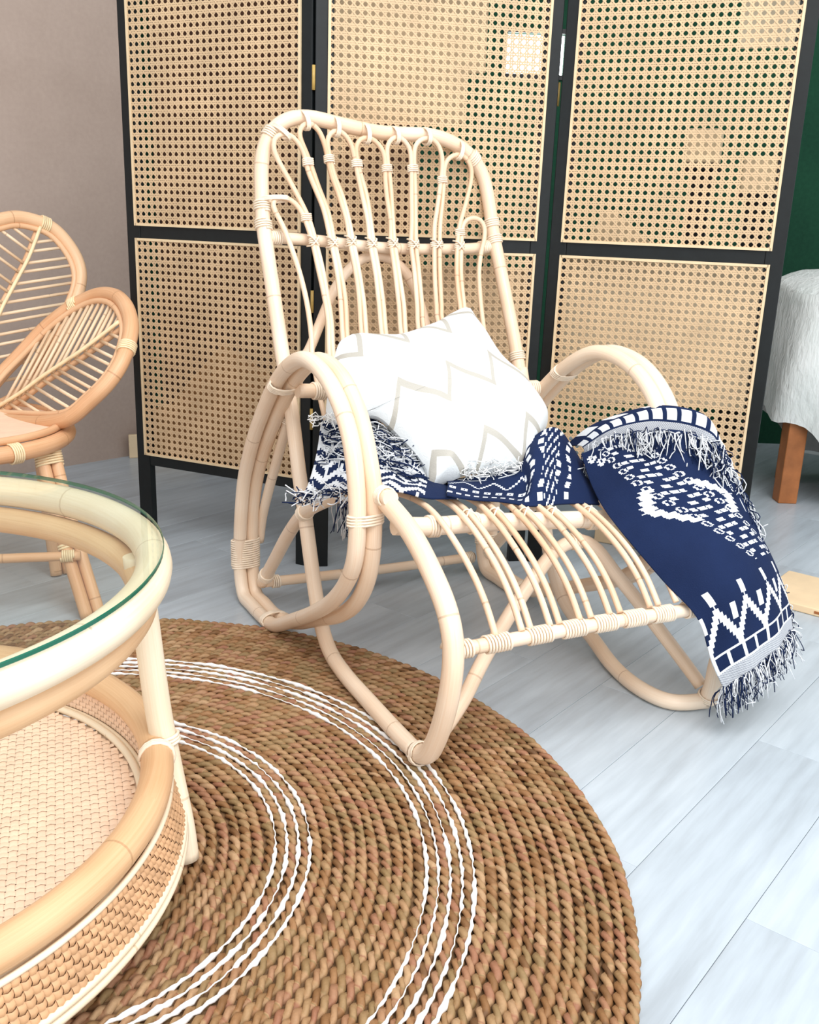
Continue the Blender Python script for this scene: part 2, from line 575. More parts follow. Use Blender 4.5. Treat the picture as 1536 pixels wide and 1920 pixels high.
D['slats'] = [[(-0.246,-0.408,0.29), (-0.246,-0.365,0.345), (-0.246,-0.31,0.395), (-0.246,-0.235,0.444), (-0.246,-0.16,0.478), (-0.246,-0.08,0.484), (-0.249,0.06,0.474), (-0.252,0.24,0.475), (-0.254,0.335,0.495), (-0.26,0.381,0.56), (-0.263,0.409,0.62), (-0.266,0.436,0.68), (-0.26,0.458,0.728), (-0.258,0.492,0.799), (-0.264,0.52,0.862), (-0.274,0.543,0.915), (-0.288,0.569,0.972), (-0.307,0.583,1.015), (-0.31,0.588,1.032), (-0.298,0.592,1.044), (-0.274,0.592,1.045), (-0.251,0.588,1.032), (-0.235,0.581,1.008), (-0.227,0.573,0.984), (-0.219,0.557,0.945), (-0.214,0.529,0.881), (-0.21,0.502,0.823), (-0.21,0.473,0.76), (-0.221,0.435,0.679), (-0.216,0.409,0.62), (-0.212,0.381,0.56), (-0.202,0.335,0.495), (-0.199,0.24,0.475), (-0.194,0.06,0.474), (-0.189,-0.08,0.484), (-0.189,-0.16,0.478), (-0.189,-0.235,0.444), (-0.189,-0.31,0.395), (-0.189,-0.365,0.345), (-0.189,-0.408,0.29)],[(-0.17,-0.408,0.29), (-0.17,-0.365,0.345), (-0.17,-0.31,0.395), (-0.17,-0.235,0.444), (-0.17,-0.16,0.478), (-0.17,-0.08,0.484), (-0.176,0.06,0.474), (-0.183,0.24,0.475), (-0.187,0.335,0.495), (-0.2,0.381,0.56), (-0.206,0.409,0.62), (-0.211,0.435,0.679), (-0.202,0.473,0.76), (-0.202,0.502,0.823), (-0.204,0.529,0.882), (-0.211,0.557,0.945), (-0.22,0.576,0.994), (-0.237,0.59,1.037), (-0.265,0.602,1.09), (-0.289,0.609,1.132), (-0.299,0.61,1.155), (-0.299,0.611,1.178), (-0.283,0.612,1.191), (-0.256,0.612,1.191), (-0.235,0.611,1.173), (-0.221,0.61,1.15), (-0.212,0.606,1.112), (-0.195,0.598,1.069), (-0.178,0.584,1.02), (-0.17,0.559,0.951), (-0.166,0.529,0.882), (-0.168,0.496,0.808), (-0.179,0.446,0.702), (-0.17,0.409,0.62), (-0.163,0.381,0.56), (-0.147,0.335,0.495), (-0.142,0.24,0.475), (-0.134,0.06,0.474), (-0.126,-0.08,0.484), (-0.126,-0.16,0.478), (-0.126,-0.235,0.444), (-0.126,-0.31,0.395), (-0.126,-0.365,0.345), (-0.126,-0.408,0.29)],[(-0.105,-0.408,0.29), (-0.105,-0.365,0.345), (-0.105,-0.31,0.395), (-0.105,-0.235,0.444), (-0.105,-0.16,0.478), (-0.105,-0.08,0.484), (-0.114,0.06,0.474), (-0.124,0.24,0.475), (-0.13,0.335,0.495), (-0.148,0.381,0.56), (-0.156,0.409,0.62), (-0.167,0.446,0.702), (-0.155,0.496,0.808), (-0.156,0.529,0.882), (-0.161,0.559,0.951), (-0.167,0.583,1.015), (-0.187,0.599,1.074), (-0.203,0.608,1.122), (-0.216,0.61,1.153), (-0.232,0.612,1.188), (-0.231,0.613,1.207), (-0.218,0.613,1.22), (-0.201,0.613,1.221), (-0.182,0.613,1.208), (-0.169,0.611,1.182), (-0.162,0.61,1.159), (-0.151,0.606,1.11), (-0.132,0.594,1.052), (-0.119,0.577,0.997), (-0.118,0.558,0.947), (-0.115,0.529,0.883), (-0.116,0.5,0.818), (-0.127,0.45,0.711), (-0.114,0.409,0.62), (-0.105,0.381,0.56), (-0.085,0.335,0.495), (-0.078,0.24,0.475), (-0.067,0.06,0.474), (-0.057,-0.08,0.484), (-0.057,-0.16,0.478), (-0.057,-0.235,0.444), (-0.057,-0.31,0.395), (-0.057,-0.365,0.345), (-0.057,-0.408,0.29)],[(-0.031,-0.408,0.29), (-0.031,-0.365,0.345), (-0.031,-0.31,0.395), (-0.031,-0.235,0.444), (-0.031,-0.16,0.478), (-0.031,-0.08,0.484), (-0.044,0.06,0.474), (-0.056,0.24,0.475), (-0.064,0.335,0.495), (-0.088,0.381,0.56), (-0.099,0.409,0.62), (-0.114,0.447,0.705), (-0.106,0.491,0.798), (-0.106,0.529,0.883), (-0.109,0.558,0.947), (-0.113,0.577,0.997), (-0.123,0.594,1.052), (-0.143,0.605,1.106), (-0.155,0.61,1.154), (-0.16,0.611,1.183), (-0.152,0.612,1.203), (-0.132,0.613,1.211), (-0.113,0.612,1.203), (-0.096,0.611,1.182), (-0.087,0.61,1.153), (-0.079,0.606,1.114), (-0.068,0.597,1.059), (-0.06,0.578,0.999), (-0.062,0.556,0.943), (-0.06,0.525,0.873), (-0.064,0.491,0.798), (-0.07,0.449,0.709), (-0.054,0.409,0.62), (-0.044,0.381,0.56), (-0.02,0.335,0.495), (-0.011,0.24,0.475), (0.001,0.06,0.474), (0.014,-0.08,0.484), (0.014,-0.16,0.478), (0.014,-0.235,0.444), (0.014,-0.31,0.395), (0.014,-0.365,0.345), (0.014,-0.408,0.29)],[(0.039,-0.408,0.29), (0.039,-0.365,0.345), (0.039,-0.31,0.395), (0.039,-0.235,0.444), (0.039,-0.16,0.478), (0.039,-0.08,0.484), (0.024,0.06,0.474), (0.01,0.24,0.475), (0.0,0.335,0.495), (-0.028,0.381,0.56), (-0.04,0.409,0.62), (-0.058,0.449,0.709), (-0.052,0.491,0.798), (-0.05,0.525,0.873), (-0.052,0.556,0.944), (-0.052,0.578,0.999), (-0.056,0.597,1.06), (-0.071,0.606,1.114), (-0.08,0.61,1.154), (-0.081,0.611,1.178), (-0.07,0.612,1.195), (-0.05,0.612,1.2), (-0.029,0.612,1.194), (-0.012,0.611,1.178), (-0.001,0.61,1.153), (-0.001,0.604,1.103), (0.002,0.595,1.052), (0.005,0.579,1.001), (-0.002,0.557,0.945), (-0.004,0.525,0.874), (-0.008,0.491,0.798), (-0.015,0.449,0.708), (0.009,0.409,0.62), (0.025,0.381,0.56), (0.063,0.335,0.495), (0.075,0.24,0.475), (0.095,0.06,0.474), (0.114,-0.08,0.484), (0.114,-0.16,0.478), (0.114,-0.235,0.444), (0.114,-0.31,0.395), (0.114,-0.365,0.345), (0.114,-0.408,0.29)],[(0.135,-0.408,0.29), (0.135,-0.365,0.345), (0.135,-0.31,0.395), (0.135,-0.235,0.444), (0.135,-0.16,0.478), (0.135,-0.08,0.484), (0.114,0.06,0.474), (0.094,0.24,0.475), (0.08,0.335,0.495), (0.041,0.381,0.56), (0.023,0.409,0.62), (-0.002,0.448,0.708), (0.006,0.491,0.798), (0.007,0.525,0.874), (0.008,0.557,0.945), (0.012,0.579,1.001), (0.015,0.598,1.063), (0.012,0.605,1.109), (0.006,0.61,1.154), (0.006,0.612,1.184), (0.018,0.612,1.202), (0.036,0.613,1.207), (0.054,0.612,1.2), (0.069,0.611,1.183), (0.074,0.61,1.161), (0.075,0.605,1.107), (0.072,0.595,1.055), (0.067,0.579,1.003), (0.056,0.556,0.943), (0.052,0.525,0.874), (0.045,0.491,0.798), (0.037,0.455,0.722), (0.067,0.409,0.62), (0.084,0.381,0.56), (0.124,0.335,0.495), (0.139,0.24,0.475), (0.161,0.06,0.474), (0.182,-0.08,0.484), (0.182,-0.16,0.478), (0.182,-0.235,0.444), (0.182,-0.31,0.395), (0.182,-0.365,0.345), (0.182,-0.408,0.29)],[(0.204,-0.408,0.29), (0.204,-0.365,0.345), (0.204,-0.31,0.395), (0.204,-0.235,0.444), (0.204,-0.16,0.478), (0.204,-0.08,0.484), (0.181,0.06,0.474), (0.159,0.24,0.475), (0.144,0.335,0.495), (0.102,0.381,0.56), (0.085,0.409,0.62), (0.053,0.457,0.727), (0.059,0.491,0.798), (0.065,0.525,0.874), (0.07,0.556,0.944), (0.078,0.579,1.003), (0.085,0.601,1.081), (0.085,0.609,1.128), (0.083,0.61,1.158), (0.086,0.612,1.189), (0.102,0.613,1.205), (0.127,0.613,1.211), (0.149,0.612,1.201), (0.163,0.611,1.179), (0.168,0.61,1.143), (0.158,0.601,1.085), (0.145,0.588,1.032), (0.134,0.577,0.995), (0.125,0.558,0.948), (0.112,0.526,0.875), (0.102,0.491,0.797), (0.099,0.467,0.746), (0.132,0.409,0.62), (0.148,0.381,0.56), (0.186,0.335,0.495), (0.201,0.24,0.475), (0.223,0.06,0.474), (0.244,-0.08,0.484), (0.244,-0.16,0.478), (0.244,-0.235,0.444), (0.244,-0.31,0.395), (0.244,-0.365,0.345), (0.244,-0.408,0.29)],[(0.266,-0.408,0.29), (0.266,-0.365,0.345), (0.266,-0.31,0.395), (0.266,-0.235,0.444), (0.266,-0.16,0.478), (0.266,-0.08,0.484), (0.243,0.06,0.474), (0.22,0.24,0.475), (0.205,0.335,0.495), (0.164,0.381,0.56), (0.148,0.409,0.62), (0.113,0.467,0.746), (0.117,0.491,0.797), (0.128,0.526,0.875), (0.141,0.558,0.948), (0.153,0.58,1.006), (0.168,0.599,1.07), (0.174,0.609,1.138), (0.181,0.61,1.159), (0.2,0.611,1.173), (0.222,0.611,1.176), (0.241,0.611,1.168), (0.255,0.61,1.148), (0.257,0.607,1.116), (0.24,0.597,1.062), (0.223,0.586,1.024), (0.209,0.576,0.992), (0.196,0.558,0.949), (0.179,0.526,0.875), (0.173,0.495,0.808), (0.175,0.471,0.756), (0.206,0.409,0.62), (0.22,0.381,0.56), (0.254,0.335,0.495), (0.267,0.24,0.475), (0.287,0.06,0.474), (0.306,-0.08,0.484), (0.306,-0.16,0.478), (0.306,-0.235,0.444), (0.306,-0.31,0.395), (0.306,-0.365,0.345), (0.306,-0.408,0.29)],[(0.31,-0.408,0.29), (0.31,-0.365,0.345), (0.31,-0.31,0.395), (0.31,-0.235,0.444), (0.31,-0.16,0.478), (0.31,-0.08,0.484), (0.292,0.06,0.474), (0.273,0.24,0.475), (0.261,0.335,0.495), (0.229,0.381,0.56), (0.216,0.409,0.62), (0.187,0.47,0.753), (0.186,0.495,0.807), (0.192,0.526,0.875), (0.208,0.559,0.949), (0.217,0.574,0.987), (0.23,0.581,1.008), (0.254,0.584,1.017), (0.277,0.582,1.013), (0.288,0.576,0.994), (0.282,0.564,0.962), (0.266,0.55,0.929), (0.248,0.526,0.876), (0.237,0.49,0.797), (0.231,0.446,0.703), (0.228,0.43,0.667), (0.24,0.409,0.62), (0.255,0.381,0.56), (0.288,0.335,0.495), (0.298,0.24,0.475), (0.313,0.06,0.474), (0.328,-0.08,0.484), (0.328,-0.16,0.478), (0.328,-0.235,0.444), (0.328,-0.31,0.395), (0.328,-0.365,0.345), (0.328,-0.408,0.29)]]
D['front_bar'] = [(-0.339,-0.408,0.277), (-0.256,-0.408,0.276), (-0.151,-0.408,0.276), (-0.04,-0.408,0.275), (0.09,-0.408,0.272), (0.245,-0.408,0.267), (0.338,-0.408,0.275)]
D['cross_bar'] = [(-0.335,-0.165,0.437), (-0.263,-0.165,0.427), (-0.14,-0.165,0.421), (-0.009,-0.165,0.41), (0.103,-0.165,0.401), (0.19,-0.165,0.396), (0.335,-0.165,0.43)]
D['rear_bar'] = [(-0.36,0.29,0.625), (0.0,0.32,0.6), (0.33,0.3,0.6)]
D['low_stretch'] = [(-0.345,0.564,0.061), (-0.02,0.575,0.047), (0.314,0.575,0.044)]
D['seat_rail'] = [(-0.35,0.575,0.057), (-0.35,0.477,0.154), (-0.35,0.361,0.269), (-0.35,0.256,0.349), (-0.35,0.115,0.417), (-0.35,-0.023,0.474), (-0.35,-0.176,0.496)]
D['thin_post'] = [(-0.335,0.64,0.153), (-0.335,0.616,0.225), (-0.335,0.564,0.314), (-0.335,0.507,0.401), (-0.335,0.439,0.501), (-0.335,0.41,0.548)]
D['front_arch'] = [(-0.356,-0.351,0.015), (-0.297,-0.324,0.066), (-0.238,-0.3,0.11), (-0.18,-0.269,0.166), (-0.089,-0.227,0.244), (-0.022,-0.2,0.295), (0.029,-0.181,0.33), (0.07,-0.171,0.349), (0.12,-0.168,0.354), (0.156,-0.18,0.331), (0.186,-0.205,0.286), (0.228,-0.236,0.229), (0.268,-0.268,0.169), (0.32,-0.309,0.092), (0.375,-0.346,0.024)]
D['right_run_px'] = [(0.297,0.095,0.08), (0.293,-0.028,0.035), (0.262,-0.152,0.017), (0.244,-0.267,0.017), (0.266,-0.347,0.017), (0.342,-0.381,0.02)]
D['bl_L'] = [(0.208,-0.03,0.506), (0.169,-0.13,0.456), (0.146,-0.235,0.412), (0.17,-0.37,0.328), (0.207,-0.445,0.264), (0.236,-0.47,0.176), (0.27,-0.48,0.113)]
D['bl_M'] = [(0.276,-0.125,0.564), (0.263,-0.19,0.529), (0.259,-0.25,0.502), (0.256,-0.395,0.405), (0.285,-0.465,0.34), (0.316,-0.485,0.241), (0.351,-0.49,0.164)]
D['bl_R'] = [(0.34,-0.226,0.601), (0.36,-0.263,0.59), (0.38,-0.283,0.553), (0.43,-0.336,0.432), (0.47,-0.394,0.318), (0.49,-0.423,0.246), (0.49,-0.444,0.195)]
D['arm_o'] = [(0.24,0.024,0.512), (0.26,-0.032,0.568), (0.285,-0.09,0.604), (0.31,-0.145,0.63), (0.335,-0.201,0.637), (0.36,-0.249,0.626), (0.39,-0.267,0.572), (0.42,-0.286,0.509), (0.44,-0.318,0.438)]
D['arm_i'] = [(0.235,0.001,0.499), (0.255,-0.061,0.547), (0.28,-0.127,0.576), (0.305,-0.176,0.584), (0.33,-0.223,0.584), (0.355,-0.263,0.571), (0.385,-0.266,0.531), (0.415,-0.277,0.477), (0.435,-0.31,0.424)]
D['mid_t'] = [(-0.115,0.02,0.459), (-0.033,0.02,0.467), (0.04,0.02,0.473), (0.079,0.02,0.485), (0.095,0.02,0.537), (0.164,0.02,0.561), (0.223,0.02,0.502), (0.281,0.02,0.439), (0.353,0.02,0.4)]
D['mid_m'] = [(-0.17,-0.08,0.483), (-0.088,-0.08,0.461), (-0.017,-0.08,0.457), (0.025,-0.08,0.457), (0.046,-0.08,0.497), (0.102,-0.08,0.492), (0.167,-0.08,0.468), (0.22,-0.08,0.434), (0.28,-0.08,0.401)]
D['mid_b'] = [(-0.212,-0.15,0.483), (-0.127,-0.15,0.461), (-0.055,-0.15,0.447), (-0.014,-0.15,0.438), (0.027,-0.15,0.434), (0.075,-0.15,0.432), (0.132,-0.15,0.43), (0.184,-0.15,0.422), (0.232,-0.15,0.394)]
D['lef_t'] = [(-0.338,0.2,0.573), (-0.277,0.2,0.573), (-0.221,0.18,0.577), (-0.186,0.14,0.549), (-0.138,0.1,0.512), (-0.077,0.06,0.485)]
D['lef_m'] = [(-0.386,0.12,0.497), (-0.333,0.1,0.503), (-0.266,0.08,0.506), (-0.216,0.05,0.497), (-0.161,0.03,0.475), (-0.091,0.02,0.454)]
D['lef_b'] = [(-0.444,0.04,0.452), (-0.399,0.0,0.463), (-0.336,-0.07,0.478), (-0.291,-0.11,0.481), (-0.241,-0.13,0.477), (-0.179,-0.14,0.47)]
D['pillow'] = [(-0.262,0.276), (-0.182,0.281), (-0.104,0.287), (-0.015,0.316), (0.088,0.359), (0.113,0.289), (0.14,0.206), (0.177,0.124), (0.202,0.042), (0.159,-0.021), (0.087,-0.092), (0.018,-0.102), (-0.065,-0.1), (-0.167,-0.121), (-0.167,-0.076), (-0.178,-0.038), (-0.206,0.017), (-0.24,0.066), (-0.301,0.067), (-0.356,0.071), (-0.32,0.167)]

# ================================================================== SETTING
def build_floor():
    mb = MB()
    mb.box((-4.5, -2.0, -0.03), (4.2, 5.2, -0.004))
    floor = struct(mb.build('floor', M['mortar']))
    wv, lv = np.array([0.78, -0.625]), np.array([0.625, 0.78])
    pw, pl, gap = 0.1825, 1.15, 0.0009
    me = MB().box((gap / 2, gap / 2, -0.010), (pl - gap / 2, pw - gap / 2, 0)).build('plank', M['plank'], floor, bevel=0.0008)
    rz = math.atan2(lv[1], lv[0])
    first = True
    # local y of a plank must run along wv mirrored: (-0.78, 0.625)
    for i in range(-22, 16):
        q0 = -2.36 + pw * (i + 8)
        off = 1.85 if i % 2 == 0 else 1.30
        for n in range(-5, 5):
            r0 = off + pl * n
            base = lv * r0 + wv * (q0 + pw)
            ctr = lv * (r0 + pl / 2) + wv * (q0 + pw / 2)
            if not (-2.2 < ctr[0] < 3.0 and 0.7 < ctr[1] < 4.8):
                continue
            if abs(ctr[0]) > 0.35 + 0.52 * ctr[1] + 0.6:
                continue
            o = me if first else me.copy()
            if not first:
                COL.objects.link(o)
                o.parent = floor
            first = False
            o.location = (base[0], base[1], 0)
            o.rotation_euler = (0, 0, rz)


def wall(name, a, b, h, mat, th=0.10, z0=0.0):
    a, b = np.array(a, float), np.array(b, float)
    d = b - a
    L = np.linalg.norm(d)
    mb = MB().box((0, 0, z0), (L, th, h))
    o = struct(mb.build(name, mat))
    o.location = (a[0], a[1], 0)
    o.rotation_euler = (0, 0, math.atan2(d[1], d[0]))
    return o


def build_room():
    wall('wall_left', (-3.9, 1.03), (-1.13, 4.08), 2.7, M['wall'])
    wall('wall_partition', (-1.08, 4.17), (-0.05, 4.70), 2.7, M['brownwall'])
    # back wall in four pieces round the small high window
    mb = MB()
    x0, x1, z0, z1 = 0.36, 0.62, 1.66, 1.83
    mb.box((-2.0, 0, 0), (x0, 0.1, 2.7)).box((x1, 0, 0), (4.2, 0.1, 2.7)).box((x0, 0, 0), (x1, 0.1, z0)).box((x0, 0, z1), (x1, 0.1, 2.7))
    o = struct(mb.build('wall_back', M['green']))
    o.location = (0, 4.75, 0)
    w = struct(MB().box((x0, 0.04, z0), (x1, 0.05, z1)).build('window_1', M['pane']))
    w.location = (0, 4.75, 0)
    f = MB()
    f.box((x0 - .02, -.012, z0 - .02), (x1 + .02, 0, z0)).box((x0 - .02, -.012, z1), (x1 + .02, 0, z1 + .02))
    f.box((x0 - .02, -.012, z0), (x0, 0, z1)).box((x1, -.012, z0), (x1 + .02, 0, z1))
    f.build('window_frame', M['black'], w)
    c = struct(MB().box((-4.5, 3.3, 2.7), (4.2, 5.2, 2.8)).build('ceiling', M['ceil']))
    b = struct(MB().box((0, -0.018, 0), (0.30, 0, 0.10)).build('baseboard_left', M['pale_wood'], bevel=0.003))
    b.location = (-1.20, 3.97, 0)
    b.rotation_euler = (0, 0, 0.35)


# ================================================================== FOLDING SCREEN
SA, SB, SCN, SD = (np.array(p) for p in ((-0.873, 2.965), (-0.291, 2.710), (0.365, 2.8355), (0.9616, 2.6167)))


def build_screen():
    root = thing('folding_screen', 'three-panel black framed folding screen filled with natural cane webbing', 'screen', (SB[0], SB[1], 0))
    p = 0.0205
    st, dep = 0.048, 0.026
    Z = dict(foot=0.0, lo0=0.235, c0=0.275, c1=0.918, mid0=0.920, mid1=0.968, u1=1.64, top=1.70)
    for k, (a, b) in enumerate(((SA, SB), (SB, SCN), (SCN, SD))):
        d = (b - a)
        L = np.linalg.norm(d)
        ux = d / L
        nn = np.array([-ux[1], ux[0]])          # away from the camera
        g = 0.004

        def fn(q, a=a, ux=ux, nn=nn):
            w = a + ux * q[0] + nn * q[1]
            return (w[0] - SB[0], w[1] - SB[1], q[2])

        def bx(name, lo, hi, mat=M['black'], bevel=0.002):
            return MB().box(lo, hi).xform(fn).build(name, mat, root, bevel=bevel)
        bx('stile', (g, 0, 0), (g + st, dep, Z['top']))
        bx('stile', (L - g - st, 0, 0), (L - g, dep, Z['top']))
        x0, x1 = g + st, L - g - st
        bx('rail', (x0, 0.001, Z['lo0']), (x1, dep - .001, Z['c0']))
        bx('rail', (x0, 0.001, Z['mid0']), (x1, dep - .001, Z['mid1']))
        bx('rail', (x0, 0.001, Z['u1']), (x1, dep - .001, Z['top']))
        for (z0, z1) in ((Z['c0'] - .003, Z['mid0'] + .003), (Z['mid1'] - .003, Z['u1'] + .003)):
            mb = MB()
            X0, X1 = x0 - 0.012, x1 + 0.012
            w2 = 0.0075 * p / 0.0205 * 0.22
            w2 = p * 0.095

            def rib(q0, q1, y, w):
                dx, dz = q1[0] - q0[0], q1[1] - q0[1]
                l = math.hypot(dx, dz)
                nx, nz = -dz / l * w, dx / l * w
                b0 = len(mb.v)
                mb.v.extend([(q0[0] - nx, y, q0[1] - nz), (q1[0] - nx, y, q1[1] - nz), (q1[0] + nx, y, q1[1] + nz), (q0[0] + nx, y, q0[1] + nz)])
                mb.f.append((b0, b0 + 1, b0 + 2, b0 + 3))
                mb.uv.extend([(0, 0), (1, 0), (1, 1), (0, 1)])
                mb.ink.append(0.0)
                mb.smooth.append(False)
            W, H = X1 - X0, z1 - z0
            nx, nz = int(round(W / p)), int(round(H / p))
            px, pz = W / nx, H / nz
            for i in range(nx + 1):
                for s in (-1, 1):
                    x = min(max(X0 + i * px + s * px * 0.125, X0), X1)
                    rib((x, z0), (x, z1), -0.0030, w2)
            for i in range(nz + 1):
                for s in (-1, 1):
                    z = min(max(z0 + i * pz + s * pz * 0.125, z0), z1)
                    rib((X0, z), (X1, z), -0.0036, w2)
            for sgn in (1, -1):
                for m in range(-nz - 1, nx + nz + 2):
                    c = m + 0.5
                    pts = []
                    # cell coordinates (i, j): j = sgn * (i - c) or so, clipped to the sheet
                    for i in (0, nx):
                        j = (c - i) if sgn > 0 else (i - c + nz)
                        if 0 <= j <= nz:
                            pts.append((i, j))
                    for j in (0, nz):
                        i = (c - j) if sgn > 0 else (j + c - nz)
                        if 0 < i < nx:
                            pts.append((i, j))
                    if len(pts) >= 2:
                        q = [(X0 + i * px, z0 + j * pz) for i, j in pts[:2]]
                        rib(q[0], q[1], -0.0042 if sgn > 0 else -0.0024, w2 * 0.95)
            mb.xform(fn)
            mb.build('cane_webbing', M['cane'], root, stuff=True, label='woven natural cane sheet with round holes')
            bw, bt = 0.007, -0.0065
            fr = MB()
            fr.box((X0 - bw / 2, bt, z0 - bw / 2), (X0 + bw / 2, 0, z1 + bw / 2)).box((X1 - bw / 2, bt, z0 - bw / 2), (X1 + bw / 2, 0, z1 + bw / 2))
            fr.box((X0, bt, z0 - bw / 2), (X1, 0, z0 + bw / 2)).box((X0, bt, z1 - bw / 2), (X1, 0, z1 + bw / 2))
            fr.xform(fn).build('cane_bead', M['bead'], root, label='pale bead strip round a cane sheet')
    for (c, zs) in ((SB, (0.45, 0.78, 1.35)), (SCN, (0.45, 1.35))):
        for z in zs:
            mb = MB()
            mb.tube([(c[0] - SB[0], c[1] - SB[1] - (0.0 if c is SB else -0.026), z - 0.03), (c[0] - SB[0], c[1] - SB[1] - (0.0 if c is SB else -0.026), z + 0.03)], 0.0045, 8)
            mb.build('hinge', M['steel'], root, label='small brass hinge')


def board(name, label, pts_a, pts_b, off, x0, x1, z0, z1, mat, cat='board', group=None, poly=None, lean=0.0):
    """a sheet standing behind a screen panel, off metres behind it"""
    a, b = pts_a, pts_b
    ux = (b - a) / np.linalg.norm(b - a)
    nn = np.array([-ux[1], ux[0]])
    pl = poly or [(x0, z0), (x1, z0), (x1, z1), (x0, z1)]
    base = a + ux * pl[0][0] + nn * off
    mb = MB()
    n = len(pl)
    for y in (0.0, 0.014):
        for (x, z) in pl:
            w = a + ux * x + nn * (off + y + lean * z)
            mb.v.append((w[0] - base[0], w[1] - base[1], z))
    mb.f.append(tuple(range(n)))
    mb.f.append(tuple(range(2 * n - 1, n - 1, -1)))
    for i in range(n):
        j = (i + 1) % n
        mb.f.append((i, n + i, n + j, j))
    cnt = sum(len(f) for f in mb.f)
    mb.uv = [(0, 0)] * cnt
    mb.ink = [0.0] * len(mb.f)
    mb.smooth = [False] * len(mb.f)
    o = mb.build(name, mat, bevel=0.0015)
    o.location = (base[0], base[1], 0)
    return tag(o, label, cat, group)


def build_behind():
    board('cardboard_sheet', 'tall pale board standing behind the middle cane panel, stepped at upper right', SB, SCN, 0.12, 0, 0, 0, 0, M['pale_wood'],
          poly=[(0.012, 0.0), (0.05, 0.0), (0.05, 0.97), (0.10, 1.262), (0.266, 1.262), (0.433, 1.272), (0.433, 1.40), (0.488, 1.405), (0.488, 1.67), (0.012, 1.67)])
    board('plywood_sheet', 'broad pale board on slim feet behind the lower cane of the middle panel', SB, SCN, 0.07, 0, 0, 0, 0, M['pale_wood'],
          poly=[(0.012, 0.0), (0.045, 0.0), (0.045, 0.262), (0.635, 0.262), (0.635, 0.0), (0.655, 0.0), (0.655, 0.30), (0.628, 0.885), (0.12, 0.875), (0.10, 0.55), (0.012, 0.30)])
    board('plywood_sheet', 'cream board on slim feet behind the lower cane of the right panel', SCN, SD, 0.07, 0, 0, 0, 0, M['cream'],
          poly=[(0.015, 0.0), (0.045, 0.0), (0.045, 0.50), (0.595, 0.53), (0.595, 0.0), (0.62, 0.0), (0.62, 0.925), (0.015, 0.92)])
    board('leaning_board', 'narrow tall board behind the upper right corner of the right panel', SCN, SD, 0.10, 0, 0, 0, 0, M['cream'],
          poly=[(0.605, 0.0), (0.63, 0.0), (0.63, 1.67), (0.44, 1.67), (0.445, 1.468), (0.605, 1.468)])
    board('pointed_board', 'small pale board with a sloping top behind the right panel', SCN, SD, 0.045, 0, 0, 0, 0, M['pale_wood'],
          poly=[(0.015, 0.0), (0.04, 0.0), (0.04, 0.925), (0.30, 0.925), (0.30, 0.955), (0.265, 0.98), (0.176, 1.046), (0.135, 1.046), (0.105, 0.95), (0.015, 0.95)])
    for i, (x0, x1, z0, z1, lb) in enumerate(((0.335, 0.425, 1.187, 1.277, 'small square box behind the right cane panel, left and higher of two'),
                                              (0.491, 0.587, 1.116, 1.205, 'small square box behind the right cane panel, right and lower of two'))):
        ux = (SD - SCN) / np.linalg.norm(SD - SCN)
        nn = np.array([-ux[1], ux[0]])
        w = SCN + ux * (x0 + x1) / 2 + nn * 0.20
        rack_z = z0
        mb = MB().box((-(x1 - x0) / 2, -0.045, 0), ((x1 - x0) / 2, 0.045, z1 - z0))
        o = mb.build('storage_box', M['pale_wood'], bevel=0.004)
        o.location = (w[0], w[1], rack_z)
        o.rotation_euler = (0, 0, math.atan2(ux[1], ux[0]))
        tag(o, lb, 'box')
        # the dark stand that carries it
        s = thing('plinth', 'dark narrow plinth carrying the %s box behind the right panel' % ('higher' if i == 0 else 'lower'), 'stand', (w[0], w[1], 0), math.atan2(ux[1], ux[0]))
        MB().box((-0.05, -0.05, rack_z - 0.02), (0.05, 0.05, rack_z)).build('top', M['black'], s, bevel=0.002)
        MB().box((-0.03, -0.03, 0.02), (0.03, 0.03, rack_z - 0.02)).build('post', M['black'], s, bevel=0.002)
        MB().box((-0.05, -0.05, 0), (0.05, 0.05, 0.02)).build('base', M['black'], s, bevel=0.002)
    board('tan_sheet', 'low tan board on slim feet behind the lower cane of the left panel', SA, SB, 0.045, 0, 0, 0, 0, plain('tan_board', rgb('B08558'), 0.7, 0.1, 9),
          poly=[(-0.02, 0.0), (0.005, 0.0), (0.005, 0.255), (0.56, 0.255), (0.56, 0.0), (0.59, 0.0), (0.59, 0.50), (0.30, 0.63), (0.10, 0.42), (-0.02, 0.40)])


def build_plank_right():
    a = thing('loose_board', 'wide unpainted pale board lying on the floor at right beyond the throw', 'board', (1.0, 2.57, 0), math.atan2(-0.62, 0.78))
    MB().box((0, 0, 0.0005), (0.95, 0.27, 0.022)).build('board_face', M['plank_board'], a, bevel=0.003)
    mb = MB()
    for x in (0.16, 0.52):
        mb.box((x, -0.0012, 0.008), (x + 0.03, 0.0005, 0.015))
    mb.build('knot', M['orange_wood'], a, label='reddish knot on the edge')
    c = thing('board_offcut', 'short pale offcut with a brown end lying behind the right screen panel', 'board', (0.62, 3.06, 0), math.atan2(-0.45, 0.89))
    MB().box((0, 0, 0.0005), (0.20, 0.16, 0.05)).build('board_face', M['plank_board'], c, bevel=0.003)
    MB().box((0.20, 0, 0.0005), (0.34, 0.16, 0.05)).build('end_piece', M['orange_wood'], c, bevel=0.003, label='brown wooden end')


# ================================================================== RUG
RUG_C, RUG_R, RP = np.array([-0.5923, 1.2946]), 0.960, 0.01875
ROPE_A, ROPE_S = 0.0044, 0.0061
RUG_H = 2 * (ROPE_A + ROPE_S) * 0.9


